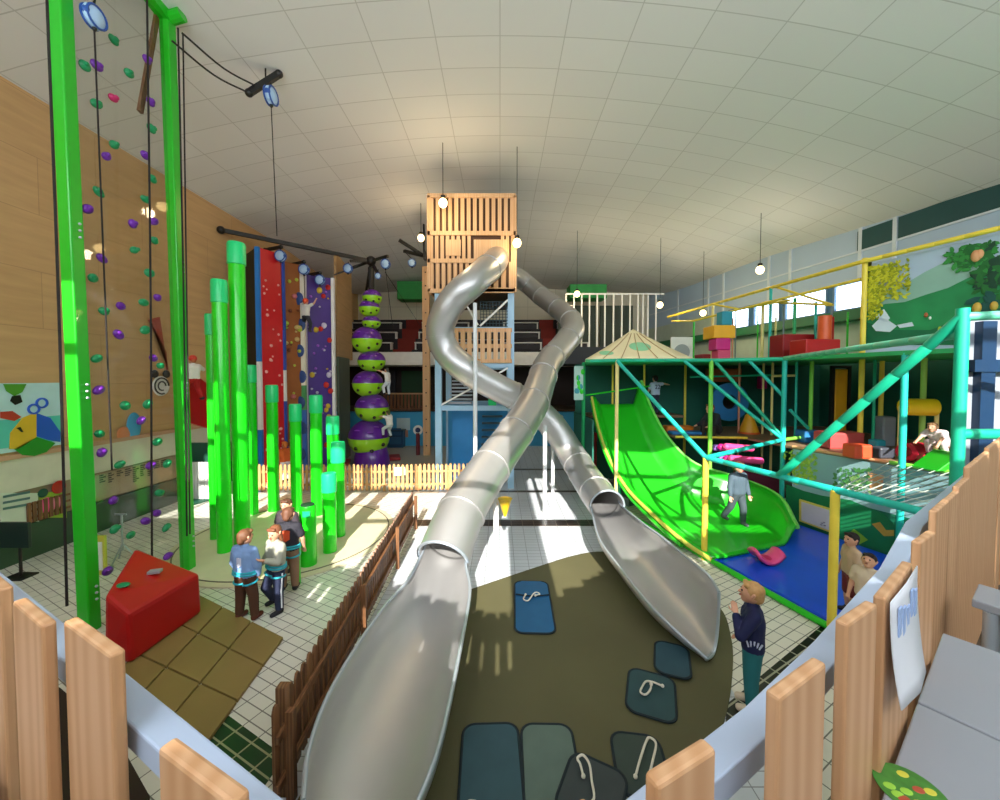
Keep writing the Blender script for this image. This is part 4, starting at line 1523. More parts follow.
post(P1.x, P1.y, 0, ZD, cream, .075)
post(P2.x, P2.y, 0, ZM, yellow, .085)
post(P3.x, P3.y, 0, ZM, yellow, .085)
post(P4.x, P4.y, 0, 4.72, teal, .085)
post(P5.x, P5.y, 0, ZD, tealcy, .085)
post(6.22, 11.5, 0, ZD, leafgreen, .085)
bar(up(P1, ZD - .02), up(P2, ZM), tealcy, .07, 'brace')
bar(up(P2, ZM), up(P3, ZM), tealcy, .075)
bar(up(P3, ZM), up(P4, ZM), tealcy, .075)
bar(up(P2, ZM), up(P5, ZM), tealcy, .07)
q = V((8.75, 11.2, ZM))
bar(up(P5, ZM), q, leafgreen, .065)
bar((5.4, 11.5, ZD), up(P5, ZM), tealcy, .065, 'brace')
bar((6.3, 11.5, ZD), up(P5, ZM + .05), teal, .065, 'brace')
bar((7.05, 11.1, ZD), at(784, 397, 10.75), tealcy, .06, 'brace')
bar(at(790, 410, 10.7), at(808, 428, 10.9), tealcy, .055, 'brace')
# big diagonal from the corner post
bar(up(P4, 4.62), (4.84, 6.72, ZM), teal, .085, 'brace')
bar(up(P4, at(960, 434, 4.62).z), up(P4, at(960, 434, 4.62).z) + V((2.2, -.0, 0)), teal, .085, 'beam')
bar(up(P4, 4.62), up(P4, 4.62) + V((2.2, -.9, 0)), mat('pale_teal_foam', '#5fbf9c', .45), .07, 'beam')
# upper edge beams
bar(up(P1, ZD), (6.22, 11.5, ZD), teal, .075)
bar((6.22, 11.5, ZD), up(P5, ZD), teal, .075)
bar(up(P5, ZD + .02), up(P4, ZD), mat('pale_teal_foam', '#5fbf9c', .45), .075)
bar((2.65, 12.0, ZD), up(P1, ZD), teal, .07)
bar((2.65, 12.0, ZD - 1.05), at(650, 386, 13), framegreen, .03)
# left end
for x, y in ((2.78, 12.9), (2.85, 13.4)):
    post(x, y, 0, ZD, mat('deep_green_foam', '#17a860', .45), .06)
post(at(615, 400, 13.6).x, 13.9, 2.58, ZD, yellow, .05)
post(at(644, 400, 13.9).x, 13.9, 2.58, ZD, yellow, .05)
post(at(685, 400, 14.2).x, 14.2, 0, ZD, yellow, .06)
post(at(811, 400, 11.2).x, 11.2, 2.0, ZD, leafgreen, .07)
post(at(861, 400, 10.2).x, 10.2, 2.05, 7.0, yellow, .085)
post(8.45, 8.15, .0, ZD, tealcy, .085)
post(at(881, 400, 11.0).x, 11.0, 2.1, ZD, yellow, .08)
post(at(874, 400, 10.4).x, 10.4, 2.1, ZD, teal, .05)
post(at(923, 400, 9.4).x, 9.4, 2.1, ZD, mat('pale_leaf_foam', '#a8d868', .5), .08)
post(at(772, 400, 12.5).x, 12.5, 0, ZD, cream, .05)
post(at(796, 400, 11.7).x, 11.7, 2.1, ZD, tealcy, .05)
post(at(763, 400, 12.8).x, 12.8, 0, ZD, cream, .045)
post(at(739, 400, 13).x, 13, 0, ZD, mat('terracotta_foam', '#d08a70', .5), .045)
for (a, c, Y) in ((773, 796, 11.8),):
    pass
bar(at(690, 377, 13.2), at(775, 375, 12.5), teal, .04)
bar(at(772, 376, 12.5), at(797, 375.5, 12.0), cream, .05)
# kerb along the floor
bar((4.30, 8.55, .06), (5.2, 5.5, .06), framegreen, .075, 'kerb')
bar((3.45, 11.5, .06), (4.30, 8.55, .06), framegreen, .06, 'kerb')
# decks
b = MB()
b.prism([(2.6, 11.9, ZD - .04), (6.22, 11.55, ZD - .04), (7.8, 10.75, ZD - .04), (8.3, 8.4, ZD - .04), (9.0, 6.4, ZD - .04), (9.6, 4.75, ZD - .04), (11.6, 4.75, ZD - .04), (11.9, 14, ZD - .04), (11, 19, ZD - .04), (4.2, 19, ZD - .04), (3.3, 15, ZD - .04)], (0, 0, .09))
b.build('upper_deck', mat('green_deck', '#2aa05a', .5), FR)
ww = [V((7.85, 10.4, 0)), V((8.5, 8.45, 0)), V((9.35, 6.0, 0)), V((9.7, 5.0, 0))]
b = MB()
b.prism([up(ww[0], 2.0), up(ww[1], 2.0), up(ww[2], 2.0), up(ww[3], 2.0), (12.6, 5.0, 2.0), (12.4, 14.8, 2.0), (5.5, 14.8, 2.0), (5.5, 12.2, 2.0), (7.6, 12.0, 2.0)], (0, 0, .06))
b.span((3.2, 13.75, 2.5), (6.5, 14.95, 2.58))
b.build('middle_deck', mat('brown_deck', '#8a6a50', .6), FR)
bar(up(ww[0], 2.06), up(ww[1], 2.06), mat('peach_foam', '#e8a878', .5), .05)
bar(up(ww[1], 2.06), up(ww[2], 2.06), leafgreen, .06)
bar((5.5, 12.15, 2.06), (7.6, 11.95, 2.06), yellow, .05)
# dark net walls at the back of both storeys
b = MB()
b.span((2.9, 15.0, 0), (12.5, 15.06, ZD))
b.span((2.85, 12, 0), (2.9, 15.0, 2.6))
b.span((12.3, 5.2, 2.06), (12.36, 15.0, ZD))
b.span((9.9, 5.1, 2.06), (12.3, 5.16, ZD)) if False else None
b.build('back_net', deepteal, FR)
# support frames under right side, upper yellow frame
YR = [at(668, 317, 20), at(861, 262, 10.2), at(1000, 228, 8.06)]
ext = YR[2] + (YR[2] - YR[1]) * 1.5
for a, c in ((YR[0], YR[1]), (YR[1], YR[2]), (YR[2], ext)):
    bar(a, c, yellow, .075)
bar(at(672, 321, 19.5), at(693, 321, 16.0), yellow, .05)
bar(at(693, 321, 16.0), at(861, 279, 10.3), yellow, .055)
for a, c, Ya, Yc in (((773, 286), (833, 305), 13.2, 11.3), ((712, 304), (738, 309), 15.5, 14.4), ((833, 305), (765, 302), 11.3, 13.6), ((740, 309), (790, 300), 14.4, 12.5)):
    bar(at(*a, Ya), at(*c, Yc), yellow, .05)
for x, y, Y, m, r in ((713, 304, 15.5, cream, .07), (763, 302, 13.6, cream, .07), (771, 288, 13.2, tealcy, .065), (795, 298, 12.5, mat('mid_green_foam', '#2fae6a', .5), .065), (816, 302, 11.9, tealcy, .05), (776, 317, 14, cream, .045),
                      (733, 318, 14.4, mat('terracotta_foam', '#d08a70', .5), .04), (758, 315, 14.5, framegreen, .035), (832, 306, 11.3, mat('grey_post', '#6f7f84', .5), .04), (848, 312, 12.2, framegreen, .04), (694, 322, 16, framegreen, .05), (736, 310, 15, mat('grey_post', '#6f7f84', .5), .035), (784, 306, 13.6, mat('grey_post', '#6f7f84', .5), .04)):
    p = at(x, y, Y)
    post(p.x, p.y, ZD, p.z, m, r, 'upper_post')
# netting on the right upper side
net = mat('fine_net', '#5c8f70', .7)
b = MB()
for k in range(15):
    u = k / 14
    a, c = up(P5, ZD).lerp(up(P4, ZD), u), (up(P5, ZM)).lerp(up(P4, ZM), u)
    if k % 2 == 0:
        pass
    b.tube([up(ww[1], 2.06).lerp(up(ww[2], 2.06), u), V((5.1, 5.86, ZM)).lerp(V((5.42, 4.7, ZM)), u)], .01, 5)
for k in range(7):
    u = k / 6
    b.tube([up(ww[1], 2.06).lerp(V((5.1, 5.86, ZM)), u), up(ww[2], 2.06).lerp(V((5.42, 4.7, ZM)), u)], .008, 5)
b.build('sloping_net', mat('pale_net_cord', '#a8b4a8', .7), FR)

# thatched tent roof -----------------------------------------------------
t = thing('tent_roof', 'cream thatched pyramid tent roof with green leaf patches on the play frame', 'roof', (4.2, 13.6, ZD + .056))
c4 = [V((2.62, 12.0, ZD + .06)), V((5.85, 11.75, ZD + .06)), V((5.9, 15.2, ZD + .06)), V((3.3, 15.2, ZD + .06))]
ap = V((at(633, 330, 13.6).x, 13.6, at(633, 329, 13.6).z))
b = MB()
for i in range(4):
    a, c = c4[i], c4[(i + 1) % 4]
    n = 8
    rows = []
    for j in range(n + 1):
        v = j / n
        sag = -.05 * sin(pi * v)
        l, r = a.lerp(ap, v), c.lerp(ap, v)
        rows.append([l.lerp(r, k / 6) + V((0, 0, sag * (.6 + .4 * sin(pi * k / 6)))) for k in range(7)])
    vs = [p for rr in rows for p in rr]
    b.add(vs, [(j * 7 + k, j * 7 + k + 1, (j + 1) * 7 + k + 1, (j + 1) * 7 + k) for j in range(n) for k in range(6)])
o = b.build('canopy', mat('thatch_cream', '#f4e4b8', .7, 0, .08, 2), t, True)
so = o.modifiers.new('thickness', 'SOLIDIFY')
so.thickness = .04
for i in range(2):
    a, c = c4[i], c4[(i + 1) % 4]
    for k in range(1, 6):
        lo = a.lerp(c, k / 6)
        pts = [lo.lerp(ap, v / 6) + V((0, -.01, -.05 * sin(pi * v / 6) + .025)) for v in range(6)]
        MB().tube(pts, .014, 5).build('seam', mat('thatch_seam', '#b89a6a', .7), t)
for x, y, rx, rz_ in ((640, 347, .36, .16), (606, 354, .3, .1)):
    n = (c4[1] - c4[0]).cross(ap - c4[0]).normalized()
    p = onpl(x, y, c4[0] + n * (-.05), n)
    ex = (c4[1] - c4[0]).normalized()
    ey = n.cross(ex).normalized()
    M = Matrix((ex, ey, n)).transposed()
    MB().ball(p, (rx, rz_ * 2, .05), 16, 8, M).build('leaf_patch', mat('mint_patch', '#8fd0a0', .6), t, True)
# roundel panel
a, c = at(671, 360, 16), at(693, 337, 16)
t = thing('roundel_panel', 'white square panel with a grey disc standing beside the thatched tent', 'panel', ((a.x + c.x) / 2, 16, ZD + .056))
MB().span((a.x, 16, ZD + .056), (c.x, 16.08, c.z)).build('board', white, t)
cc = at(682, 352, 15.98)
MB().prism([cc + V((.32 * cos(k * pi / 12), 0, .32 * sin(k * pi / 12))) for k in range(24)], (0, .03, 0)).build('grey_disc', mat('disc_grey', '#a8acb0', .5), t)
# jungle print on the left end
a, c = at(575, 400, 12.6), at(584, 366, 12.6)
t = thing('jungle_print', 'narrow jungle print panel at the left end of the play frame', 'panel', (2.5, 12.6, 2.2))
MB().span((a.x - .03, 12.6, a.z), (c.x - .02, 12.64, c.z)).build('print_board', mat('jungle_pale', '#a8c8c0', .6), t)
for k in range(9):
    p = at(random.uniform(576, 583), random.uniform(370, 398), 12.59)
    MB().ball(p, (.06, .015, .09), 8, 6).build('leaf_blob', random.choice([framegreen, darkgreen, mat('leaf_blue', '#3a90a0', .6)]), t, True)
# hanging block stack ----------------------------------------------------
BYs = 13.2
for i, (x0, y0, x1, y1, m, lab) in enumerate(((722, 311, 733, 325, mat('block_teal', '#1f94a8', .5), 'teal foam block at the top of the coloured block stack'), (714, 325, 736, 338, mat('block_yellow', '#f0b020', .5), 'wide orange yellow foam block second in the coloured stack'),
                                      (716, 338, 731, 350, magenta, 'magenta foam block below the orange yellow one'), (718, 350, 731, 359, mat('block_rose', '#d84a70', .5), 'rose foam block at the foot of the coloured stack'))):
    a, c = at(x0, y1, BYs), at(x1, y0, BYs)
    z0 = ZD + .05 if i == 3 else a.z
    w = c.x - a.x
    t = tag(MB().span((a.x, BYs, z0), (c.x, BYs + w, c.z)).build('foam_block', m, bevel=.03), lab, 'block', 'stacked foam blocks')
# red cylinder and cushions upstairs ----------------------------------------
p = at(826, 346, 11.15)
zc = at(826, 316, 11.15).z
t = thing('foam_column', 'orange red padded column on the upper deck left of the jungle mural', 'column', (p.x, p.y, ZD + .056))
MB().tube([(p.x - .05, p.y, ZD + .056), (p.x - .05, p.y, zc)], .16, 20).build('orange_roll', mat('roll_orange', '#e0602c', .4), t, True)
MB().tube([(p.x + .17, p.y + .08, ZD + .056), (p.x + .17, p.y + .08, zc - .02)], .09, 16).build('red_roll', red, t, True)
for (x0, y0, x1, y1, Y, d, lab) in ((806, 339, 841, 347, 10.25, .6, 'bright red vinyl block on the upper deck below the padded column'), (783, 334, 815, 344, 11.6, .6, 'dark red long vinyl block on the upper deck left of the padded column'), (702, 354, 711, 361, 15, .6, 'red cushion corner peeping beside the yellow post and block stack')):
    a, c = at(x0, y1, Y), at(x1, y0, Y)
    tag(MB().span((a.x, Y, ZD + .056), (c.x, Y + d, max(c.z, ZD + .2))).build('foam_block', red if Y < 11 else darkred, bevel=.03), lab, 'block')

# jungle mural -----------------------------------------------------------
M0 = YR[1] + V((.2, .12, 0))
M1 = ext + V((.2, .12, 0))
dm = (M1 - M0)
dm.z = 0
dm.normalize()
nm = V((dm.y, -dm.x, 0))
if nm.dot(EYE - M0) < 0:
    nm = -nm
t = thing('jungle_mural', 'large jungle mural board with waterfall, hills and trees under the yellow rail', 'mural', (M0.x, M0.y, ZD + .06))
zM = [M0.z - .1, M1.z - .1]
b = MB()
z0 = ZD + .06
b.hexa([(M0.x, M0.y, z0), (M1.x, M1.y, z0), (M1.x, M1.y, M1.z - .06), (M0.x, M0.y, M0.z - .06)], -nm * .06)
b.build('sky_board', mat('mural_haze', '#b4c8de', .6, 0, .1, .6), t)


def mp(px, py, o=.004):
    return onpl(px, py, M0 + nm * o, nm)


def mpatch(pts, m, name, o=.004):
    b = MB().prism([mp(x, y, o) for x, y in pts], nm * .006)
    return b.build(name, m, t)


mpatch([(866, 296), (890, 292), (905, 284), (925, 272), (945, 262), (962, 258), (1000, 262), (1060, 262), (1060, 300), (1000, 300), (900, 310), (866, 318)], mat('mural_mist', '#8fb8a8', .6, 0, .1, 1), 'far_hills', .002)
mpatch([(866, 312), (885, 304), (905, 302), (925, 295), (948, 288), (968, 278), (985, 270), (1060, 268), (1060, 336), (866, 338)], mat('mural_hill', '#1f8a50', .6, 0, .3, 1.2), 'green_hills', .008)
mpatch([(866, 322), (890, 330), (930, 330), (970, 316), (1060, 318), (1060, 345), (866, 345)], mat('mural_dark_green', '#0f6a44', .6, 0, .2, 1.5), 'near_hills', .014)
mpatch([(872, 326), (880, 318), (888, 320), (897, 326), (890, 332), (876, 331)], mat('mural_white', '#d8e8f4', .6), 'waterfall', .022)
mpatch([(874, 316), (884, 309), (890, 318), (886, 323)], mat('mural_white', '#d8e8f4', .6), 'waterfall', .022)
mpatch([(897, 325), (912, 322), (914, 326), (900, 328)], mat('mural_white', '#d8e8f4', .6), 'stream', .022)
mpatch([(865, 262), (872, 262), (869, 280), (866, 300)], mat('mural_trunk', '#4a4a1a', .7), 'tree_trunk', .02)


def leaves(n, cx, cy, sx, sy, mats, name, s=.09, o=.03):
    for gi, m in enumerate(mats):
        b = MB()
        for k in range(n):
            x, y = random.gauss(cx, sx), random.gauss(cy, sy)
            x = min(max(x, cx - 2 * sx), cx + 2 * sx)
            y = min(max(y, cy - 1.9 * sy), cy + 1.9 * sy)
            p = mp(x, y, o + random.uniform(0, .02))
            if (p - M0).dot(dm) < .12:
                continue
            if p.z > M0.z + (M1.z - M0.z) * ((p - M0).dot(dm) / (M1 - M0).length) - .16:
                p.z -= .3
            a = random.uniform(0, pi)
            e1 = dm * cos(a) + V((0, 0, 1)) * sin(a)
            e2 = dm * -sin(a) + V((0, 0, 1)) * cos(a)
            s1 = s * random.uniform(.6, 1.3)
            b.add([p + e1 * s1 * c1 + e2 * s1 * .55 * c2 + nm * .004 * (i % 2) for i, (c1, c2) in enumerate(((-1, 0), (-.4, .8), (.5, .7), (1, 0), (.5, -.7), (-.4, -.8)))], [(0, 1, 2, 3, 4, 5)])
        b.build(name, m, t)


ly = [mat('leaf_yellow', '#b8b81c', .7), mat('leaf_yellowgreen', '#8f9a14', .7), mat('leaf_bright', '#d0d030', .7)]
leaves(170, 882, 277, 13, 11, ly, 'foliage', .055)
leaves(90, 872, 300, 5, 10, ly, 'foliage', .05)
lg = [mat('leaf_deep', '#1c6a2c', .7), mat('leaf_mid', '#2f8a3a', .7)]
leaves(60, 972, 255, 12, 8, lg, 'palm_foliage', .08)
leaves(40, 992, 275, 8, 14, [mat('leaf_dark', '#12402c', .7), lg[0]], 'palm_foliage', .12)
leaves(12, 985, 305, 10, 5, [mat('leaf_teal', '#14504a', .7)], 'palm_foliage', .12, .035)
for x, y, r, m in ((976, 256, .13, mat('flower_peach', '#e0a070', .6)), (980, 254, .1, mat('flower_peach', '#e0a070')), (977, 308, .12, mat('flower_gold', '#c8a040', .6)), (994, 306, .1, mat('flower_gold', '#c8a040')), (926, 315, .06, mat('flower_rust', '#a85a30', .6)), (930, 318, .04, white), (940, 329, .06, mat('flower_lime', '#a8c030', .6))):
    MB().ball(mp(x, y, .05), (r, r, r) if False else (r * .6, r * .6, r), 10, 8).build('flower', m, t, True)

# green wave slide ----------------------------------------------------------
Lp = [at(592, 397, 13.4), at(598, 425, 12.7), at(608, 455, 12.0), at(626, 487, 11.1), fl(650, 512, .5), fl(682, 540, .25), fl(712, 560, .1)]
Rp = [at(641, 381, 13.6), at(651, 408, 13.0), at(668, 438, 12.3), at(695, 464, 11.5), fl(738, 478, 1.0), fl(778, 496, .8), fl(797, 527, .45)]
t = thing('wave_slide', 'broad bright green wave slide curving down to the blue mat', 'slide', (5.6, 10, 0))
rows = []
N = 20
for a, c in zip(Lp, Rp):
    row = []
    for k in range(N + 1):
        u = k / N
        p = a.lerp(c, u)
        ef = .16
        dip = min(1, u / ef) * min(1, (1 - u) / ef)
        dip = dip * dip * (3 - 2 * dip)
        low = min(a.z, c.z)
        depth = max(.0, p.z - max(.06, (a.z * (1 - u) + (c.z - .55) * u) - .28))
        row.append(V((p.x, p.y, max(.07, p.z - depth * dip))))
    rows.append(row)
cols = [smoothpath([r[k] for r in rows], 6) for k in range(N + 1)]
fine = [[cols[k][i] for k in range(N + 1)] for i in range(len(cols[0]))]
W = N + 1
b = MB().add([p for r in fine for p in r], [(i * W + k, i * W + k + 1, (i + 1) * W + k + 1, (i + 1) * W + k) for i in range(len(fine) - 1) for k in range(N)])
slideg = mat('slide_green', '#22b81e', .3, 0, .03, coat=.3)
o = b.build('slide_bed', slideg, t, True, sharp=80)
so = o.modifiers.new('thickness', 'SOLIDIFY')
so.thickness = .06
so.offset = 1 if False else -1
MB().tube([r[0] for r in fine], .05, 8).build('left_rim', mat('rim_yellow', '#c8c850', .4), t, True)
MB().tube([r[N] for r in fine], .06, 8).build('right_rim', mat('rim_pale_green', '#7fe060', .4), t, True)
MB().tube([r[0] + V((-.02, -.02, -.12)) for r in fine[:-6]], .05, 8).build('left_skirt', slideg, t, True)
# legs under the slide
for i in (14, 24):
    p = fine[i][2]
    MB().tube([(p.x, p.y, 0), (p.x, p.y, p.z - .08)], .06, 10).build('support_leg', teal, t, True)
tag(MB().span((at(590, 440, 14).x, 14, 0), (at(597, 440, 14).x, 14.3, at(590, 433, 14).z)).build('red_pad', darkred, bevel=.02), 'dark red pad standing behind the top of the green wave slide', 'pad')
b = MB()
b.prism([(3.1, 12.7, .0), (3.9, 11.7, .0), (4.9, 12.4, 0), (4.6, 13.5, 0), (3.2, 13.6, 0)], (0, 0, .25))
tag(b.build('slide_plinth', mat('grey_plinth', '#6f7f80', .6)), 'grey plinth in the shade under the green wave slide', 'plinth')
# blue landing mat --------------------------------------------------------
q = [(4.52, 8.42), (5.33, 5.75), (5.6, 4.7), (9.55, 5.0), (9.15, 6.4), (8.4, 8.4), (7.8, 10.2), (6.5, 9.6), (5.2, 8.9)]
tag(MB().prism([V((x, y, .003)) for x, y in q], (0, 0, .06)).build('crash_mat', bluevinyl, bevel=.02), 'big royal blue vinyl mat at the foot of the green wave slide', 'mat')
# pink toy seat -------------------------------------------------------------
p = fl(766, 566)
p.z = .066
t = thing('toy_seat', 'small pink saddle shaped foam toy seat on the blue mat', 'toy', p)
b = MB()
rows = []
for i in range(9):
    v = -1 + i / 4
    rows.append([p + V((u * .24, v * .2, .12 + .2 * abs(u) ** 2 * (1 - .2 * v * v) - .03 * v * v)) for u in [-1 + k / 5 for k in range(11)]])
b.add([x for r in rows for x in r], [(i * 11 + k, i * 11 + k + 1, (i + 1) * 11 + k + 1, (i + 1) * 11 + k) for i in range(8) for k in range(10)])
o = b.build('saddle', pinkv, t, True)
so = o.modifiers.new('thickness', 'SOLIDIFY')
so.thickness = .07
MB().ball(p + V((0, 0, .075)), (.15, .14, .075), 16, 8).build('base', mat('pink_dark', '#c82860', .4), t, True)
# wall of the pit: jungle print, sign and dark green panel
wd = (ww[1] - ww[0]).normalized()
wn = V((wd.y, -wd.x, 0))
if wn.dot(EYE - ww[0]) < 0:
    wn = -wn
t = thing('pit_wall', 'low wall printed with jungle scenery and dark green base behind the blue mat', 'wall panel', ww[1])
for a, c in zip(ww, ww[1:]):
    b = MB().hexa([up(a, 0), up(c, 0), up(c, .95), up(a, .95)], -wn * .05)
    b.build('dark_base', mat('pit_green', '#126a4c', .5), t)
    b = MB().hexa([up(a, .95), up(c, .95), up(c, 2.0), up(a, 2.0)], -wn * .05)
    b.build('print', mat('pit_print', '#8fb4b8', .6, 0, .15, .8), t)


def wp_(px, py, o=.006):
    return onpl(px, py, ww[0] + wn * o, wn)


def wpatch(pts, m, name, o=.004):
    MB().prism([wp_(x, y, o) for x, y in pts], wn * .006).build(name, m, t)


def wleaves(n, cx, cy, sx, sy, m, o=.012, s=.06):
    b = MB()
    for k in range(n):
        p = wp_(cx + max(-1.7, min(1.7, random.gauss(0, 1))) * sx, cy + max(-1.7, min(1.7, random.gauss(0, 1))) * sy, o + random.uniform(0, .01))
        if p.z > 1.95:
            p.z = 1.95 - random.uniform(0, .15)
        a = random.uniform(0, pi)
        e1 = wd * cos(a) + V((0, 0, 1)) * sin(a)
        e2 = wd * -sin(a) + V((0, 0, 1)) * cos(a)
        s1 = s * random.uniform(.6, 1.3)
        b.add([p + e1 * s1 * c1 + e2 * s1 * .55 * c2 for c1, c2 in ((-1, 0), (-.4, .8), (.5, .7), (1, 0), (.5, -.7), (-.4, -.8))], [(0, 1, 2, 3, 4, 5)])
    b.build('leaf_print', m, t)


wleaves(130, 800, 464, 9, 9, mat('pit_leaf', '#8fb840', .6))
wleaves(60, 802, 470, 8, 8, mat('pit_leaf3', '#b8cc50', .6))
wleaves(70, 852, 480, 10, 6, mat('pit_leaf2', '#4a8a4a', .6))
wleaves(30, 860, 484, 8, 5, mat('pit_leaf4', '#7fa860', .6))
wpatch([(868, 472), (884, 476), (882, 490), (870, 488)], mat('flower_peach', '#e0a070'), 'flower_print', .012)
wpatch([(786, 484), (812, 494), (850, 500), (884, 514), (900, 530), (900, 556), (845, 538), (786, 518)], mat('pit_deep', '#0f7a48', .6, 0, .2, 2), 'hill_print', .014)
wpatch([(846, 536), (854, 529), (861, 534), (868, 540), (856, 546)], mat('lime_print', '#7fb030', .6), 'leaf_print', .024)
wpatch([(872, 524), (880, 522), (886, 530), (894, 530), (894, 536), (884, 536)], mat('flower_gold', '#c8a040'), 'flower_print', .024)
a, c, d, e = wp_(800, 499, .05), wp_(833, 509, .05), wp_(833, 533, .05), wp_(800, 521, .05)
t = thing('rules_board', 'white notice board with yellow border on the pit wall above the blue mat', 'sign', e)
MB().prism([a, c, d, e], wn * .03).build('border', mat('sign_yellow', '#e8d860', .5), t)
m = (a + c + d + e) / 4
MB().prism([m + (x - m) * .84 + wn * .03 for x in (a, c, d, e)], wn * .01).build('sheet', mat('sign_white', '#dcd6d8', .5), t)
for u, v in ((.72, .72), (.78, .66), (.7, .8), (.8, .78)):
    q = e.lerp(d, u).lerp(a.lerp(c, u), 1 - v) + wn * .045
    MB().ball(q, (.03, .03, .012), 8, 6).build('print_mark', mat('sign_mark', '#88808c', .6), t)
a, c = wp_(905, 512, .12), wp_(932, 540, .12)
p = fl(915, 552)
tag(MB().span((8.3, 6.6, .064), (8.95, 6.75, 1.15)).build('foam_slab', mat('rust_vinyl', '#c04a20', .5), bevel=.03), 'rust orange foam panel at the right end of the blue mat', 'panel')
# things on the middle deck -------------------------------------------------
Zm = 2.06


def deck(px, py):
    return fl(px, py, Zm)


def block(name, lab, px, Y, w, d, h, m, z=None, rz=0.0, cat='block', bev=.04, group=None):
    c = at(px, 400, Y)
    z = Zm + .005 if z is None else z
    return tag(MB().box((c.x, Y + d / 2, z + h / 2), (w, d, h), rz).build(name, m, bevel=bev), lab, cat, group)


block('foam_block', 'large faded red vinyl block behind the big teal diagonal pole', 848, 10.0, .95, .5, .42, mat('faded_red_vinyl', '#b84a48', .5))
block('foam_block', 'bright orange red vinyl block right of the big teal diagonal pole', 866, 8.75, .42, .35, .32, mat('orange_red_vinyl', '#e0502c', .5))
block('foam_block', 'small teal vinyl block behind the orange red block', 883, 9.6, .25, .25, .3, mat('block_teal'))
block('foam_block', 'dark grey vinyl block between orange red block and teal post', 890, 8.8, .35, .3, .25, mat('dark_grey_vinyl', '#3a3e48', .5))
c = at(917, 407, 9.2)
t = thing('foam_roller', 'yellow foam roller mounted high right of the teal post', 'roller', c)
MB().tube([c + V((-.28, .05, 0)), c + V((.3, -.1, 0))], .2, 20).build('roll', mat('roller_yellow', '#f0c818', .4), t, True)
MB().tube([c + V((-.34, .06, 0)), c + V((.36, -.11, 0))], .05, 10).build('axle', cream, t, True)
MB().tube([V((c.x - .33, c.y + .06, Zm + .005)), V((c.x - .33, c.y + .06, c.z))], .04, 8).build('stand_leg', cream, t, True)
MB().tube([V((c.x + .35, c.y - .11, Zm + .005)), V((c.x + .35, c.y - .11, c.z))], .04, 8).build('stand_leg', cream, t, True)
c = at(915, 434, 8.6)
t = thing('foam_roller', 'crimson foam roller lying on the deck beside the seated child', 'roller', (c.x, c.y, Zm))
MB().tube([V((c.x - .18, c.y, Zm + .2)), V((c.x + .2, c.y + .1, Zm + .21))], .2, 20).build('roll', mat('roller_crimson', '#c01838', .4), t, True)
MB().tube([V((c.x - .2, c.y - .005, Zm + .2)), V((c.x + .22, c.y + .105, Zm + .21))], .1, 16).build('core', mat('roller_dark', '#801020', .5), t, True)
c = at(947, 448, 7.8)
tag(MB().prism([(c.x - .42, c.y - .2, Zm + .005), (c.x + .4, c.y - .2, Zm + .005), (c.x + .25, c.y - .2, Zm + .34), (c.x + .05, c.y - .2, Zm + .36)], (0, .5, 0)).build('foam_wedge', mat('wedge_green', '#1f9a1c', .4), bevel=.02), 'green foam wedge at the right edge of the middle deck', 'wedge')
c = at(841, 410, 11.5)
t = thing('punch_panel', 'upright amber padded panel in a dark frame on the middle deck', 'panel', (c.x, c.y, Zm))
z0, z1 = Zm + .15, at(841, 369, 11.5).z
MB().span((c.x - .19, c.y, z0), (c.x + .19, c.y + .12, z1)).build('pad', mat('amber_vinyl', '#d8a018', .45), t, bevel=.04)
for s in (-.24, .24):
    MB().span((c.x + s - .04, c.y, Zm), (c.x + s + .04, c.y + .1, z1 + .05)).build('frame_post', black, t)
MB().span((c.x - .28, c.y, z1 + .02), (c.x + .28, c.y + .1, z1 + .1)).build('frame_top', black, t)
block('foam_block', 'blue vinyl block on the middle deck left of the amber panel', 815, 10.9, .5, .4, .35, mat('block_blue', '#2878b8', .5))
block('foam_block', 'grey pale padded block in the gloom behind the yellow post', 891, 10.4, .35, .3, .8, mat('block_grey', '#8f94a0', .5))
# disc tunnel and pads behind the green slide
c = at(730, 402, 13.9)
t = thing('tunnel_panel', 'blue round tunnel panel with dark hole behind the seated person in black', 'tunnel', (c.x, c.y, 2.1))
n = 28
b = MB()
r0, r1 = .68, .26
cc = V((c.x, c.y, c.z))
b.pipe([cc, cc + V((0, .12, 0))], r0, r1, n)
b.build('disc', mat('tunnel_blue', '#2f7fc0', .45), t, True)
b = MB().pipe([cc + V((0, .12, 0)), cc + V((0, .9, 0))], r1 + .03, r1, n)
b.build('tube', mat('tunnel_dark', '#3a2a24', .6), t, True)
block('foam_block', 'orange foam block on the deck behind the top of the green slide', 681, 13.0, .9, .4, .22, mat('block_orange', '#e07a20', .5), z=Zm + .005)
block('foam_mat', 'blue foam strip on the deck beside the orange block', 690, 12.5, 1.1, .4, .1, mat('block_blue', '#2878b8', .5), cat='mat')
block('foam_block', 'terracotta foam block high behind the green braces', 725, 14.2, 1.2, .3, .5, mat('terracotta_vinyl', '#b05a38', .5), z=3.75)
block('foam_block', 'magenta foam block hanging at the back behind the cyan post', 764, 14.3, .25, .25, .5, magenta, z=3.5)
c = at(749, 418, 12.9)
t = thing('climbing_mound', 'amber foam mound on the middle deck behind the teal braces', 'mound', (c.x, c.y, Zm))
MB().lathe((c.x, c.y, Zm + .005), [(.3, 0), (.29, .1), (.2, .35), (.11, .6), (.05, .66)], 16).build('mound', mat('mound_amber', '#e0a020', .45), t, True)
MB().lathe((c.x, c.y, Zm + .005), [(.32, 0), (.32, .06)], 16).build('base_ring', orange, t, True)
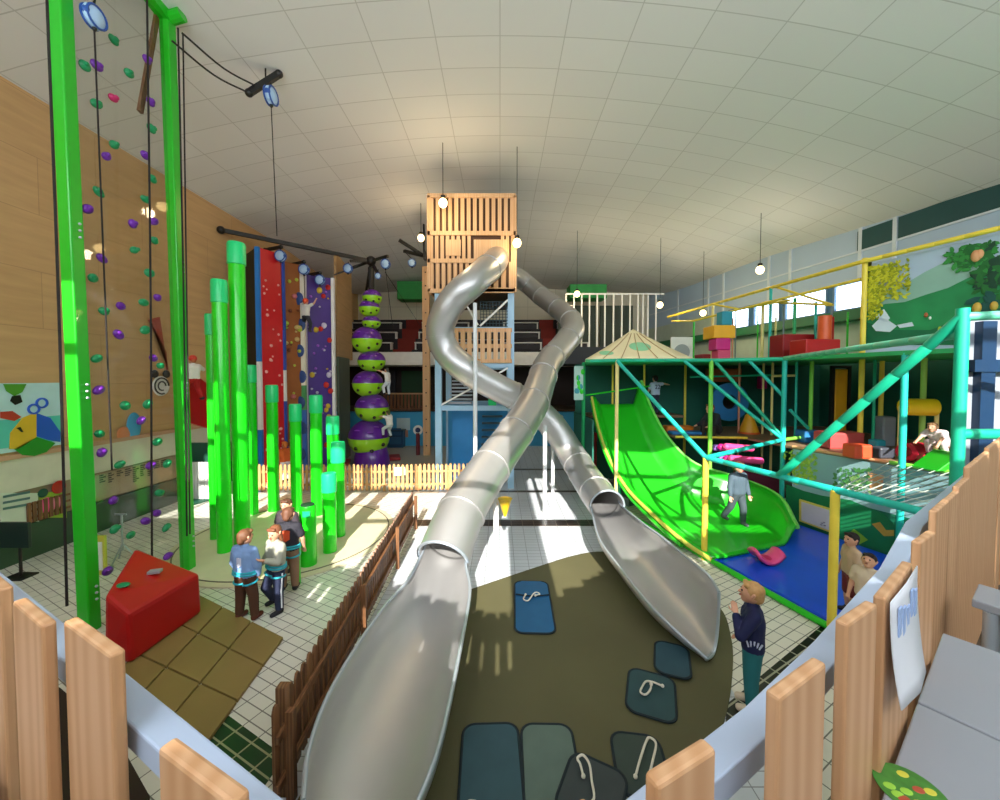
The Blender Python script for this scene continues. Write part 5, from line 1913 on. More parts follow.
# pink rafts below
for i, (x, y, z, rzz, lab) in enumerate(((733, 448, 1.85, .3, 'pink and violet inflatable raft below the seated person'), (741, 460, 1.45, .15, 'second pink raft lying lower in front of the first'))):
    p = fl(x, y, z)
    p = at(x, y, 11.75 - .3 * i)
    t = thing('raft', lab, 'raft', p)
    for s in (-1, 0, 1):
        Rr = Matrix.Rotation(rzz, 3, 'Z')
        d = Rr @ V((.55, 0, -.06))
        o_ = Rr @ V((0, .2 * s, -.05 * s))
        MB().tube([p + o_ - d, p + o_ - d * .9, p + o_ + d * .9, p + o_ + d], [.05, .1, .1, .05], 12).build('air_tube', [pinkv, magenta, mat('violet_vinyl', '#a878d8', .4)][s + 1], t, True)
    MB().tube([p + V((-.1, -.1, -.1)), V((p.x - .1, p.y + .3 - .3 * i, 1.24 * i))], .04, 8).build('stand', deepteal, t)
c = at(757, 482, 10.8)
tag(MB().prism([at(743, 470, 11.35), at(784, 476, 11.35), at(786, 498, 11.35), at(765, 497, 11.35), at(745, 490, 11.35)], (0, .5, 0)).build('foam_block', mat('maroon_vinyl', '#5c1430', .5)), 'dark maroon vinyl block under the pink rafts beside the teal post', 'block')
# grey wall with blue frame by the far right corner
p = at(985, 400, 5.6)
t = thing('glazed_partition', 'pale grey glazed partition with dark blue post behind the teal corner post', 'partition', (p.x, 5.6, 0))
x0 = at(965, 400, 5.6).x
MB().span((x0, 5.6, 2.0), (x0 + 1.5, 5.66, at(980, 318, 5.6).z)).build('grey_panel', mat('partition_grey', '#8d959f', .4), t)
MB().span((x0 + .1, 5.5, 1.0), (x0 + .3, 5.6, at(980, 322, 5.6).z)).build('blue_post', mat('partition_blue', '#12304f', .4), t)
MB().span((x0 - .02, 5.48, at(975, 372, 5.6).z), (x0 + .6, 5.6, at(975, 360, 5.6).z)).build('blue_bar', mat('partition_blue', '#1c4a7a'), t)
# ================================================================== NEAR: balcony, wooden fence, tables
BZ = 2.35
b = MB()
L0, Lend = V((-.06, .30, 0)), V((-5.6, 3.18, 0))
R0, Rend = V((-.06, .30, 0)), V((6.0, 4.2, 0))
b.prism([(LX, BY, BZ), (LX, 5.4, BZ), (Lend.x, Lend.y + .1, BZ), (L0.x, L0.y + .16, BZ), (3.0, 2.5, BZ), (4.4, 3.2, BZ), (4.4, BY, BZ)], (0, 0, -.25))
b = MB()
b.prism([(-6.2, BY, BZ), (-5.7, 3.35, BZ), (-.06, .44, BZ), (4.6, 3.45, BZ), (6.6, BY, BZ)], (0, 0, -.25))
struct(b, 'floor_balcony', mat('balcony_brown', '#4a3626', .6))
ZP = 3.45
fence = thing('balcony_fence', 'thick pine board fence with shade-tinted white rail along the viewing balcony in front', 'fence', (0, .35, BZ))


PK = []


def pick(a, c, z0=BZ + .1, z1=ZP, th=.02):
    """board with camera-side top corners a,c (world x,y)"""
    a, c = V((a[0], a[1], 0)), V((c[0], c[1], 0))
    d = (c - a).normalized()
    n = V((-d.y, d.x, 0))
    if n.y < 0:
        n = -n
    PK.append((min(a.x, c.x), max(a.x, c.x), (a.y + c.y) / 2, z1))
    b = MB()
    b.hexa([up2(a, z0), up2(c, z0), up2(c, z1), up2(a, z1)], n * th)
    o = b.build('picket', pine, fence, bevel=.005)
    return o


def up2(p, z):
    return V((p.x, p.y, z))


def fxy(px, py, z=ZP):
    p = fl(px, py, z)
    return (p.x, p.y)


left = [((12, 601), (41, 626)), ((63, 621), (110, 656)), ((157, 748), (232, 806))]
for a, c in left:
    pick(fxy(*a), fxy(*c))
# boards continuing to the left, outside the first one
p0 = V((*fxy(12, 601), 0))
dl = V((-.885, .465, 0))
for k in range(16):
    s = .09 + .27 * k
    a = p0 + dl * (s + .18)
    c = p0 + dl * s
    pick((a.x, a.y), (c.x, c.y))
right = [((658, 787), (717, 749)), ((780, 699), (827, 663)), ((848, 625), (878, 604)), ((886, 599), (913, 563)), ((921, 543), (936, 532)), ((941, 507), (954.5, 503)), ((953, 495), (966, 494)), ((963, 481.5), (975, 481)), ((973, 464), (983, 462.5)), ((982, 456.5), (992, 454)), ((992, 445), (1002, 443))]
rights = []
for i, (a, c) in enumerate(right):
    z = ZP
    A_, C_2 = V((*fxy(*a), 0)), V((*fxy(*c), 0))
    if i >= 5:
        # far boards: keep the fence line straight and let board heights differ
        k = (a[0] - 500) / F
        Xl = (.335 + .0) / (1 / k - .672)
        k2 = (c[0] - 500) / F
        Xr = (.335) / (1 / k2 - .672)
        Ya, Yc = Xl / k, Xr / k2
        z = at(a[0], (a[1] + c[1]) / 2, (Ya + Yc) / 2).z
        A_, C_2 = V((Xl, Ya, 0)), V((Xr, Yc, 0))
    pick((A_.x, A_.y), (C_2.x, C_2.y), z1=z)
    rights.append((A_, C_2, z))
# boards meeting in the middle below the frame
for x in (-.13,):
    pick((x - .1, .36), (x + .06, .335))
pick((.0, .34), (.10, .39))
for k in range(8):
    a = rights[-1][1] + V((.83, .557, 0)) * (.09 + .27 * k)
    c = a + V((.83, .557, 0)) * .18
    pick((a.x, a.y), (c.x, c.y), z1=rights[-1][2])
# rails behind the boards
railm = mat('white_rail_shade_tint', '#aab8cf', .4, 0, .02)  # white rail, its bluish shade put into the colour
la, lb = V((*fxy(236, 808), 0)), V((*fxy(12, 601), 0))
nl = V((.465, .885, 0))
for z, h in ((3.27, .05), (2.62, .08)):
    a, c = la + nl * .09 - dl * .3, lb + nl * .09 + dl * 4.6
    MB().beam(up2(a, z), up2(c, z), .05, h).build('rail', railm, fence, bevel=.004)
    a, c = rights[0][0], rights[4][1]
    dr = (c - a).normalized()
    nr = V((-dr.y, dr.x, 0))
    pl_ = [rights[0][0] - dr * .25] + [rights[i][j] for i, j in ((1, 1), (3, 0), (4, 1), (6, 0), (8, 0), (10, 1))]
    pl_.append(pl_[-1] + V((1.9, 1.27, 0)))
    pl_ = [p + nr * .092 for p in pl_]
    b = MB()
    vs = []
    for i, p in enumerate(pl_):
        d = (pl_[min(i + 1, len(pl_) - 1)] - pl_[max(i - 1, 0)]).normalized()
        m_ = V((-d.y, d.x, 0)) * .026
        vs += [up2(p - m_, z - h / 2), up2(p + m_, z - h / 2), up2(p + m_, z + h / 2), up2(p - m_, z + h / 2)]
    fs = [(4 * i + k, 4 * i + (k + 1) % 4, 4 * i + 4 + (k + 1) % 4, 4 * i + 4 + k) for i in range(len(pl_) - 1) for k in range(4)] + [(3, 2, 1, 0), tuple(4 * len(pl_) - 4 + k for k in range(4))]
    b.add(vs, fs)
    b.build('rail', railm, fence, bevel=.003)
# paper sheet pinned on a board
A_, C_2, z = rights[3]
d = (C_2 - A_).normalized()
n = V((d.y, -d.x, 0))
t = thing('paper_sheet', 'white paper sheet with pale blue print pinned to a fence board', 'paper', A_.lerp(C_2, .5) + n * .012 + V((0, 0, ZP - .25)))
rows = []
q = []
for j in range(9):
    v = j / 8
    w = n * (.008 + .02 * v * v)
    q += [up2(A_ + d * .0 + w, ZP - .004 - .21 * v), up2(A_.lerp(C_2, .5) + w * 1.3, ZP - .004 - .23 * v), up2(C_2 + w, ZP - .004 - .25 * v)]
b = MB().add(q, [(3 * j + k, 3 * j + k + 1, 3 * j + k + 4, 3 * j + k + 3) for j in range(8) for k in range(2)])
o = b.build('sheet', mat('paper', '#d2d4da', .8), t, True)
so = o.modifiers.new('thickness', 'SOLIDIFY')
so.thickness = .002
for k in range(5):
    p = A_.lerp(C_2, .2 + .15 * k) + n * .013
    MB().box((p.x, p.y, ZP - .06 - .012 * (k % 3)), (.022, .003, .06), math.atan2(d.y, d.x)).build('print', mat('paper_print', ['#9ab0d8', '#b8a0d0', '#90c0d8'][k % 3], .8), t)
# tables ----------------------------------------------------------------
tm = mat('table_white', '#8f9298', .35, 0, .03)
TZ = 3.08


def table(label, corners, name='table', notch=None):
    c = sum((V((x, y, 0)) for x, y in corners), V((0, 0, 0))) / len(corners)
    t = thing(name, label, 'table', (c.x, c.y, BZ))
    MB().prism([V((x, y, TZ)) for x, y in corners], (0, 0, -.03)).build('tabletop', tm, t, bevel=.004)
    for x, y in corners:
        p = V((x, y, 0)).lerp(c, .15)
        MB().tube([(p.x, p.y, BZ), (p.x, p.y, TZ - .03)], .02, 10).build('leg', galv, t, True)
    return t


a = fxy(936, 630, TZ)
c = fxy(868, 800, TZ)
a, c = V((*a, 0)) - nr * .015, V((*c, 0)) - nr * .015
d = (a - c).normalized()
n = V((d.y, -d.x, 0))
e = c - d * .35
t = table('white table top standing against the right hand balcony fence boards', [(a.x, a.y), ((a + n * .62).x, (a + n * .62).y), ((c.lerp(a, .48) + n * .62).x, (c.lerp(a, .48) + n * .62).y), (c.lerp(a, .48).x, c.lerp(a, .48).y)])
a2, c2 = c.lerp(a, .47), e
t = table('white table nearest the viewer with a round green sticker on its top', [(a2.x, a2.y), ((a2 + n * .62).x, (a2 + n * .62).y), ((c2 + n * .62).x, (c2 + n * .62).y), (c2.x, c2.y)])
p = fl(911, 791, TZ)
sk = thing('round_sticker', 'round green sticker with yellow and blue blotches on the nearest white table', 'sticker', (p.x, p.y, TZ + .0005))
MB().lathe((p.x, p.y, TZ + .0005), [(.056, 0), (.056, .0015)], 28).build('disc', mat('sticker_green', '#3f7a2c', .5, 0, .3, 40), sk)
for k in range(9):
    aa, rr = random.uniform(0, 6.28), random.uniform(.01, .036)
    MB().ball((p.x + rr * cos(aa), p.y + rr * sin(aa), TZ + .002), (.011, .008, .001), 10, 4).build('blotch', random.choice([mat('st_yellow', '#c8c040', .5), mat('st_blue', '#5aa0c0', .5), mat('st_lime', '#8fc040', .5), mat('st_red', '#a84830', .5)]), sk)
p = fl(985, 600, TZ)
k = (985 - 500) / F
a = V((*fxy(962, 602, TZ), 0))
t = table('far white table at the right edge behind the first white table', [(a.x + .06, a.y + .02), (a.x + .22, a.y + .13), (a.x + .5, a.y - .4), (a.x + .34, a.y - .51)])
a, c = V((*fxy(-30, 712, TZ), 0)) - nl * .05, V((*fxy(30, 806, TZ), 0)) - nl * .06
d = (a - c).normalized()
t = table('grey white table corner at the lower left behind the balcony fence', [(c.x, c.y), ((a + d * .4).x, (a + d * .4).y), ((a + d * .4 - nl * .5).x, (a + d * .4 - nl * .5).y), ((c - nl * .5).x, (c - nl * .5).y)])
# ================================================================== PEOPLE
def cap_(b, p, q, r0, r1=None, nu=14, nh=4):
    """swept-sphere between p and q"""
    p, q = V(p), V(q)
    r1 = r0 if r1 is None else r1
    d = q - p
    if d.length < 1e-6:
        d = V((0, 0, 1e-4))
    t = d.normalized()
    u = t.orthogonal().normalized()
    w = t.cross(u)
    rings = [(p - t * r0 * cos(a), r0 * sin(a)) for a in [pi / 2 * (k + .35) / nh for k in range(nh)]] + [(p, r0)] + [(q, r1)] + [(q + t * r1 * sin(a), r1 * cos(a)) for a in [pi / 2 * k / nh for k in range(1, nh)]]
    vs = []
    for c, r in rings:
        vs += [c + (u * cos(2 * pi * k / nu) + w * sin(2 * pi * k / nu)) * r for k in range(nu)]
    n = len(rings)
    fs = [(i * nu + k, i * nu + (k + 1) % nu, (i + 1) * nu + (k + 1) % nu, (i + 1) * nu + k) for i in range(n - 1) for k in range(nu)]
    fs += [tuple(range(nu))[::-1], tuple((n - 1) * nu + k for k in range(nu))]
    b.add(vs, fs)


def fuse(b, name, m, parent, T, vox, it=4):
    """one continuous skin grown over the collected volumes"""
    me = bpy.data.meshes.new('tmp')
    me.from_pydata([tuple(T @ v) for v in b.v], [], b.f)
    bm = bmesh.new()
    bm.from_mesh(me)
    bmesh.ops.recalc_face_normals(bm, faces=bm.faces)
    bm.to_mesh(me)
    bm.free()
    o = bpy.data.objects.new('tmp', me)
    COL.objects.link(o)
    r = o.modifiers.new('r', 'REMESH')
    r.mode = 'VOXEL'
    r.voxel_size = vox
    s = o.modifiers.new('s', 'SMOOTH')
    s.iterations = it
    s.factor = .5
    dg = bpy.context.evaluated_depsgraph_get()
    dg.update()
    m2 = bpy.data.meshes.new_from_object(o.evaluated_get(dg))
    bpy.data.objects.remove(o)
    bpy.data.meshes.remove(me)
    m2.name = name
    m2.materials.clear()
    m2.materials.append(m)
    m2.polygons.foreach_set('use_smooth', [True] * len(m2.polygons))
    r = bpy.data.objects.new(name, m2)
    COL.objects.link(r)
    r.parent = parent
    return r


SKIN = mat('skin', '#d9a182', .55, 0, .03, 20)


def person(label, loc, h, rz, shirt, pants, hair, shoes='#2a221e', arms=None, legs=None, lean=0.0, headturn=0.0, headtilt=0.0, sleeve='short', fine=True, hairlong=False, extras=(), lift=True, shorts=False, skin=None, roll=(0, 0)):
    """joint vectors are in body space: x right, y forward, z up, unit = standing height"""
    skin = skin or SKIN
    t = thing('person', label, 'person', loc)
    up_ = V((0, sin(lean), cos(lean)))
    fw = V((0, cos(lean), -sin(lean)))
    pel = V((0, 0, .5))

    def sp(z, x=0, y=0):
        return pel + up_ * (z - .5) + fw * y + V((x, 0, 0))
    arms = arms or {}
    legs = legs or {}
    J = {}
    for s, sg in (('L', -1), ('R', 1)):
        sh = sp(.785, .108 * sg)
        a, f_ = arms.get(s, ((.25 * sg, .05, -1), (.12 * sg, .25, -1)))
        el = sh + V(a).normalized() * .17
        wr = el + V(f_).normalized() * .145
        hip = V((.05 * sg, 0, .495))
        th, shn = legs.get(s, ((.03 * sg, .04, -1), (.02 * sg, -.06, -1)))
        kn = hip + V(th).normalized() * .225
        an = kn + V(shn).normalized() * .225
        J[s] = (sh, el, wr, V(f_).normalized(), hip, kn, an, V(shn).normalized())
    Rh = Matrix.Rotation(headturn, 3, 'Z') @ Matrix.Rotation(-headtilt, 3, 'X')
    hc = sp(.925, 0, .012)

    def hd(x, y, z):
        return hc + Rh @ V((x, y, z))
    # ---- body
    b = MB()
    cap_(b, (-.045, 0, .5), (.045, 0, .5), .066)
    for z0, w0, r0, z1, w1, r1 in ((.5, .045, .066, .61, .038, .06), (.61, .038, .06, .73, .058, .066), (.73, .058, .066, .775, .07, .05)):
        for s in (-1, 0, 1):
            cap_(b, sp(z0, w0 * s), sp(z1, w1 * s), r0, r1)
    cap_(b, sp(.785, -.085), sp(.785, .085), .04)
    cap_(b, sp(.79), sp(.87, 0, .008), .036, .031)
    b.ball(hc, (.063, .074, .08), 20, 14, Rh)
    cap_(b, hd(0, .018, -.03), hd(0, .032, -.055), .046, .034)
    cap_(b, hd(0, .068, .004), hd(0, .08, -.016), .007, .0115)
    for s in (-1, 1):
        cap_(b, hd(.062 * s, -.004, -.008), hd(.066 * s, -.01, .012), .011, .013)
    for s, sg in (('L', -1), ('R', 1)):
        sh, el, wr, fd, hip, kn, an, sd = J[s]
        cap_(b, sh, el, .034, .027)
        cap_(b, el, wr, .027, .019)
        # palm and fingers
        side = fd.cross(V((0, 0, 1)) if abs(fd.z) < .8 else V((0, 1, 0))).normalized()
        nrm = side.cross(fd).normalized()
        pe = wr + fd * .05
        for k in (-1, 0, 1):
            cap_(b, wr + side * .006 * k, pe + side * .013 * k, .0125, .012)
        if fine:
            for k, ln in enumerate((.036, .043, .04, .03)):
                f0 = pe + side * (-.018 + .012 * k)
                f1 = f0 + (fd + side * (-.12 + .08 * k) * .6).normalized() * ln * .55
                f2 = f1 + (fd + nrm * .5).normalized() * ln * .5
                cap_(b, f0, f1, .0065, .006, 8, 3)
                cap_(b, f1, f2, .006, .005, 8, 3)
            t0 = wr + fd * .02 - side * .014
            t1 = t0 + (fd * .6 - side + nrm * .2).normalized() * .028
            cap_(b, t0, t1, .008, .0068, 8, 3)
            cap_(b, t1, t1 + (fd - side * .3 + nrm * .2).normalized() * .02, .0068, .0055, 8, 3)
        cap_(b, hip, kn, .058, .041)
        cap_(b, kn, kn.lerp(an, .35), .04, .041)
        cap_(b, kn.lerp(an, .35), an, .041, .026)
        cap_(b, an, an + V((0, .05, -.012)), .024, .02)
    # transform
    minz = min(min(J[s][6].z for s in 'LR') - .04, 10) if lift else 0
    Tm = Matrix.Rotation(rz, 4, 'Z') @ Matrix.Rotation(roll[0], 4, 'X') @ Matrix.Rotation(roll[1], 4, 'Y') @ Matrix.Scale(h, 4) @ Matrix.Translation((0, 0, -minz))
    vx = .0065 if fine else .011
    body = fuse(b, 'body', skin, t, Tm, vx, 3 if fine else 2)
    cv = .009 if fine else .013
    # ---- trousers
    b = MB()
    e = .011
    cap_(b, (-.045, 0, .51), (.045, 0, .51), .066 + e)
    for s in 'LR':
        sh, el, wr, fd, hip, kn, an, sd = J[s]
        cap_(b, hip, kn, .058 + e, .043 + e)
        if not shorts:
            cap_(b, kn, an - sd * .03, .043 + e, .033 + e)
        else:
            b2 = 1
    for s in (-1, 0, 1):
        cap_(b, sp(.5, .045 * s), sp(.56, .043 * s), .066 + e * .7, .062 + e * .7)
    fuse(b, 'shorts' if shorts else 'trousers', mat('cloth_' + pants, pants, .8, 0, .08, 6), t, Tm, cv, 3)
    # ---- top
    b = MB()
    e = .015
    for z0, w0, r0, z1, w1, r1 in ((.53, .045, .066, .61, .04, .064), (.61, .04, .064, .73, .058, .066), (.73, .058, .066, .77, .07, .046)):
        for s in (-1, 0, 1):
            cap_(b, sp(z0, w0 * s), sp(z1, w1 * s), r0 + e, r1 + e)
    cap_(b, sp(.785, -.09), sp(.785, .09), .04 + e * .8)
    cap_(b, sp(.8), sp(.826, 0, .004), .045, .044)
    for s in 'LR':
        sh, el, wr, fd, *_ = J[s]
        if sleeve == 'long':
            cap_(b, sh, el, .034 + e, .027 + e)
            cap_(b, el, wr - fd * .018, .027 + e, .02 + e * .8)
        else:
            cap_(b, sh, sh.lerp(el, .62), .034 + e, .033 + e)
    fuse(b, 'top', mat('cloth_' + shirt, shirt, .8, 0, .06, 6), t, Tm, cv, 3)
    # ---- hair
    b = MB()
    b.ball(hd(0, -.012, .016), (.069, .073, .076), 18, 12, Rh)
    cap_(b, hd(-.035, .045, .058), hd(.035, .045, .058), .02)
    cap_(b, hd(0, -.045, -.03), hd(0, -.04, .03), .045, .05)
    if hairlong:
        cap_(b, hd(0, -.05, -.02), hd(0, -.062, -.15), .048, .035)
        for s in (-1, 1):
            cap_(b, hd(.05 * s, -.02, .0), hd(.05 * s, -.035, -.11), .026, .02)
    fuse(b, 'hair', mat('hair_' + hair, hair, .6, 0, .15, 30), t, Tm, cv, 2)
    # ---- shoes, face
    for s in 'LR':
        sh, el, wr, fd, hip, kn, an, sd = J[s]
        b = MB()
        cap_(b, an + V((0, -.012, -.015)), an + V((0, .085, -.02)), .032, .027)
        cap_(b, an + V((0, -.01, .0)), an + V((0, .01, .004)), .034, .034)
        fuse(b, 'shoe', mat('shoe_' + shoes, shoes, .6, 0, .05), t, Tm, cv, 2)
        sg = -1 if s == 'L' else 1
        MB().ball(Tm @ hd(.024 * sg, .066, .008), .0085 * h, 8, 6).build('eye', mat('eye_dark', '#241a16', .3), body, True, local=True)
    MB().ball(Tm @ hd(0, .07, -.04), (.016 * h, .012 * h, .005 * h), 10, 6, Matrix.Rotation(rz + headturn, 3, 'Z')).build('mouth', mat('lips', '#a8584c', .5), body, True, local=True)
    for ex in extras:
        if ex == 'harness':
            hm = mat('harness_teal', '#2aa8b8', .6)
            for z, r in ((.535, .09), (.56, .086)):
                pts = [Tm @ sp(z, (.045 + r) * cos(a * pi / 12), r * sin(a * pi / 12) * 1.02) for a in range(25)]
                MB().tube(pts, .011 * h, 6, False).build('harness_belt', hm, t, True, local=True)
            for s in 'LR':
                _, _, _, _, hip, kn, *_ = J[s]
                c = hip.lerp(kn, .3)
                d = (kn - hip).normalized()
                u = d.orthogonal().normalized()
                w = d.cross(u)
                pts = [Tm @ (c + (u * cos(a * pi / 10) + w * sin(a * pi / 10)) * .07) for a in range(21)]
                MB().tube(pts, .011 * h, 6, False).build('harness_loop', hm, t, True, local=True)
        elif ex[0] == 'badge':
            _, z, y, w, hh, col = ex
            b = MB()
            sgn = 1 if y > 0 else -1
            pts = [Tm @ sp(z + hh * dz, w * dx, sgn * (.084 - .012 * abs(dx))) for dx, dz in ((-1, -.6), (0, -1), (1, -.6), (1, .7), (0, .9), (-1, .7))]
            b.prism(pts, (Tm.to_3x3() @ V((0, sgn, 0))).normalized() * .008)
            b.build('shirt_print', mat('print_' + col, col, .6), t, local=True)
        elif ex[0] == 'stripe':
            for s in 'LR':
                _, _, _, _, hip, kn, an, _ = J[s]
                sg = -1 if s == 'L' else 1
                q = [hip + V((.07 * sg, 0, -.02)), kn + V((.055 * sg, 0, 0)), an + V((.046 * sg, 0, .04))]
                MB().tube([Tm @ p for p in q], .009 * h, 6).build('trouser_stripe', mat('stripe_white', '#e8eaf0', .7), t, True, local=True)
        elif ex[0] == 'helmet':
            b = MB()
            b.ball(hd(0, -.008, .024), (.078, .085, .078), 18, 12, Rh)
            fuse(b, 'helmet', mat('helmet_' + ex[1], ex[1], .4), t, Tm, .012, 1)
        elif ex[0] == 'phone':
            p = Tm @ (J['L'][2] + J['L'][3] * .06)
            MB().box(p, (.03, .07, .1), rz).build('held_card', white, t, local=True)
        elif ex[0] == 'hand_print':
            # pale splayed print at the hem
            base = sp(.555, -.03, 0)
            for k in range(5):
                a = .9 - .35 * k
                p0 = base + V((-.083 + .0 * k, .035 - .017 * k, -.0))
                p1 = p0 + V((-.006, .012 - .008 * k, .055 - .006 * abs(k - 2)))
                MB().tube([Tm @ p0, Tm @ p1], .0065 * h, 6).build('sleeve_print', mat('print_pale', '#cfd4ea', .7), t, True, local=True)
        elif ex[0] == 'number':
            cu = bpy.data.curves.new('shirt_number', 'FONT')
            cu.body = ex[1]
            cu.size = .16 * h
            cu.extrude = .004
            cu.align_x = 'CENTER'
            cu.materials.append(mat('number_navy', '#1f2f5c', .6))
            tmp = bpy.data.objects.new('tmp', cu)
            COL.objects.link(tmp)
            dg = bpy.context.evaluated_depsgraph_get()
            nm_ = bpy.data.meshes.new_from_object(tmp.evaluated_get(dg))
            bpy.data.objects.remove(tmp)
            o = bpy.data.objects.new('shirt_number', nm_)
            COL.objects.link(o)
            o.parent = t
            o.location = Tm @ sp(.66, 0, -.092)
            o.rotation_euler = (pi / 2, 0, rz)
    return t


ZDISC = .046
# children among the pillars
p = fl(246, 619)
person('child in pale blue top and brown trousers, seen from behind', p, 1.46, radians(-12), '#7f9fd0', '#4f2f1c', '#6b452c', '#5a2a18',
       arms={'L': ((-.35, .1, -1), (.15, .35, -1)), 'R': ((.26, .1, -1), (-.3, .35, -1))}, legs={'L': ((-.1, .05, -1), (-.06, -.05, -1)), 'R': ((.14, .1, -1), (.08, -.02, -1))}, sleeve='long', headturn=-.2, extras=('harness', ('badge', .68, -1, .03, .06, '#cfd2e6')))
p = fl(277, 610)
person('child in grey top and navy striped trousers beside the child in pale blue', p, 1.44, radians(150), '#a8a898', '#1c2440', '#7a4a30', '#15141c',
       arms={'L': ((-.12, .3, -.95), (.25, .75, .35)), 'R': ((.45, -.1, -.9), (.3, .4, -.8))}, legs={'L': ((-.12, .1, -1), (-.06, .0, -1)), 'R': ((.2, .35, -1), (.1, -.55, -1))}, headturn=.35, headtilt=.15, sleeve='long', hairlong=True, extras=('harness', ('stripe',)))
p = fl(289, 590, ZDISC)
p.z = ZDISC + .004
person('child in black shirt with orange red print seen from behind, right of the group', p, 1.5, radians(8), '#23222c', '#8a6a50', '#6a4430', '#1c1a1c',
       arms={'L': ((-.3, .1, -1), (.05, .5, -1)), 'R': ((.32, .1, -1), (-.05, .45, -1))}, headtilt=.2, extras=('harness', ('badge', .7, -1, .05, .075, '#e0532c')), legs={'L': ((-.06, .0, -1), (-.03, -.02, -1)), 'R': ((.06, .05, -1), (.03, -.03, -1))})
p = fl(288, 570, ZDISC)
p.z = ZDISC + .004
person('child whose brown haired head shows behind the black shirted child', p, 1.44, radians(175), '#3a3038', '#2a2a30', '#5a3826', fine=False)
p = fl(285.5, 481)
person('child in orange top and white trousers standing behind the pale picket fence', p, 1.5, radians(60), '#e0682a', '#e6e4ec', '#d0752a', fine=False, sleeve='long')
# climbers
p = at(306, 333, 15.7)
person('climber in white shirt and red helmet high on the edge of the orange brown wall', p, 1.35, radians(-15), '#d8d4cc', '#20242c', '#c04a28', fine=False, lift=False, sleeve='short', extras=(('helmet', '#e04a1c'),),
       arms={'L': ((-.5, .3, .6), (-.2, .4, .9)), 'R': ((.6, .3, .4), (.1, .5, .9))}, legs={'L': ((-.5, .5, -.5), (-.25, -.3, -1)), 'R': ((.3, .3, -1), (.1, -.3, -1))})
p0 = at(388, 396, 17.3)
person('climber in white clinging to the right side of the sphere tower, higher of two', p0, 1.25, radians(75), '#e4e2dc', '#d8dce4', '#3a3a34', fine=False, lift=False, arms={'L': ((-.3, .8, .5), (-.1, 1, .3)), 'R': ((.4, .8, .3), (.1, 1, .3))}, legs={'L': ((-.2, .6, -.8), (-.1, -.3, -1)), 'R': ((.2, .2, -1), (.1, -.1, -1))}, lean=.1)
p0 = at(390, 440, 17.2)
person('climber in white clinging to the right side of the sphere tower, lower of two', p0, 1.3, radians(60), '#f0efe8', '#c8d4d0', '#4a5a20', fine=False, lift=False, arms={'L': ((-.3, .9, .2), (-.1, 1, -.2)), 'R': ((.4, .8, .4), (.1, 1, .5))}, legs={'L': ((-.3, .7, -.4), (-.1, -.1, -1)), 'R': ((.2, .6, -.7), (.1, -.3, -1))}, lean=.15)
p0 = onx(194, 402, -8.35)
person('climber in white and red hanging by the plywood wall with one arm raised', p0, 1.25, radians(60), '#e8e0d8', '#b81a18', '#b05a30', fine=False, lift=False, extras=(('helmet', '#d03a28'),),
       arms={'L': ((-.2, .2, 1), (-.05, .1, 1)), 'R': ((.5, .4, -.3), (.3, .8, .2))}, legs={'L': ((-.3, .6, -.6), (-.1, -.3, -1)), 'R': ((.3, .3, -1), (.15, -.4, -.8))}, sleeve='long')
# soft play
p = fl(737, 524, .14)
person('adult in grey sweater and grey trousers walking on the green wave slide', p, 1.62, radians(190), '#465864', '#3c494f', '#5a3a2a', '#4a5054', legs={'L': ((-.06, .22, -1), (-.02, -.02, -1)), 'R': ((.12, -.25, -1), (.1, -.6, -.9))}, sleeve='long', headturn=.3, headtilt=.1)
p = at(655, 403, 12.9)
p.z = 2.6
person('child in white numbered shirt reaching out behind the green slide top', V((at(655, 414, 14.3).x, 14.3, 2.585)), 1.4, radians(15), '#c8d8f0', '#30384a', '#241a18', fine=False, arms={'R': ((1, .1, .05), (1, .2, -.15)), 'L': ((-.4, .2, -1), (-.2, .5, -1))}, extras=(('number', '22'),))
p = at(707, 452, 12.2)
p.z = 2.0
person('person in black crouching forward on the yellow edged deck behind the green slide', V((6.95, 12.5, 1.36)), 1.75, radians(110), '#20262a', '#2a2420', '#7a5040', '#1a1a1a', fine=False, lift=False, lean=.35, sleeve='long',
       arms={'L': ((-.2, .6, -.9), (.1, 1, -.3)), 'R': ((.2, .6, -.9), (-.1, 1, -.3))}, legs={'L': ((-.2, .8, .5), (-.05, .1, -1)), 'R': ((.2, .8, .5), (.05, .1, -1))}, headtilt=-.1)
person('person in pale pink and white crouching beside the crimson foam roller', at(941, 471, 8.2), 1.2, radians(110), '#e8d4d8', '#d8c0c4', '#b88a60', fine=False, lift=False, lean=.8, sleeve='short', arms={'L': ((-.1, .8, -.6), (0, .8, -.7)), 'R': ((.2, .8, -.6), (0, .9, -.5))}, legs={'L': ((-.2, 1, .1), (-.05, -.5, -1)), 'R': ((.2, 1, .1), (.05, -.5, -1))})
p = fl(858, 616)
person('dark haired child in beige shirt and red brown shorts on the blue mat', V((5.72, 6.25, .066)), 1.32, radians(75), '#c9a98a', '#7a2f28', '#241612', fine=False, sleeve='short', shorts=True, headturn=.3, headtilt=-.1)
person('dark haired child whose head shows just above the white fence rail', V((5.4, 5.62, .066)), 1.27, radians(120), '#d8c4a8', '#4a4038', '#2a1a14', fine=False, sleeve='short', headtilt=-.35)
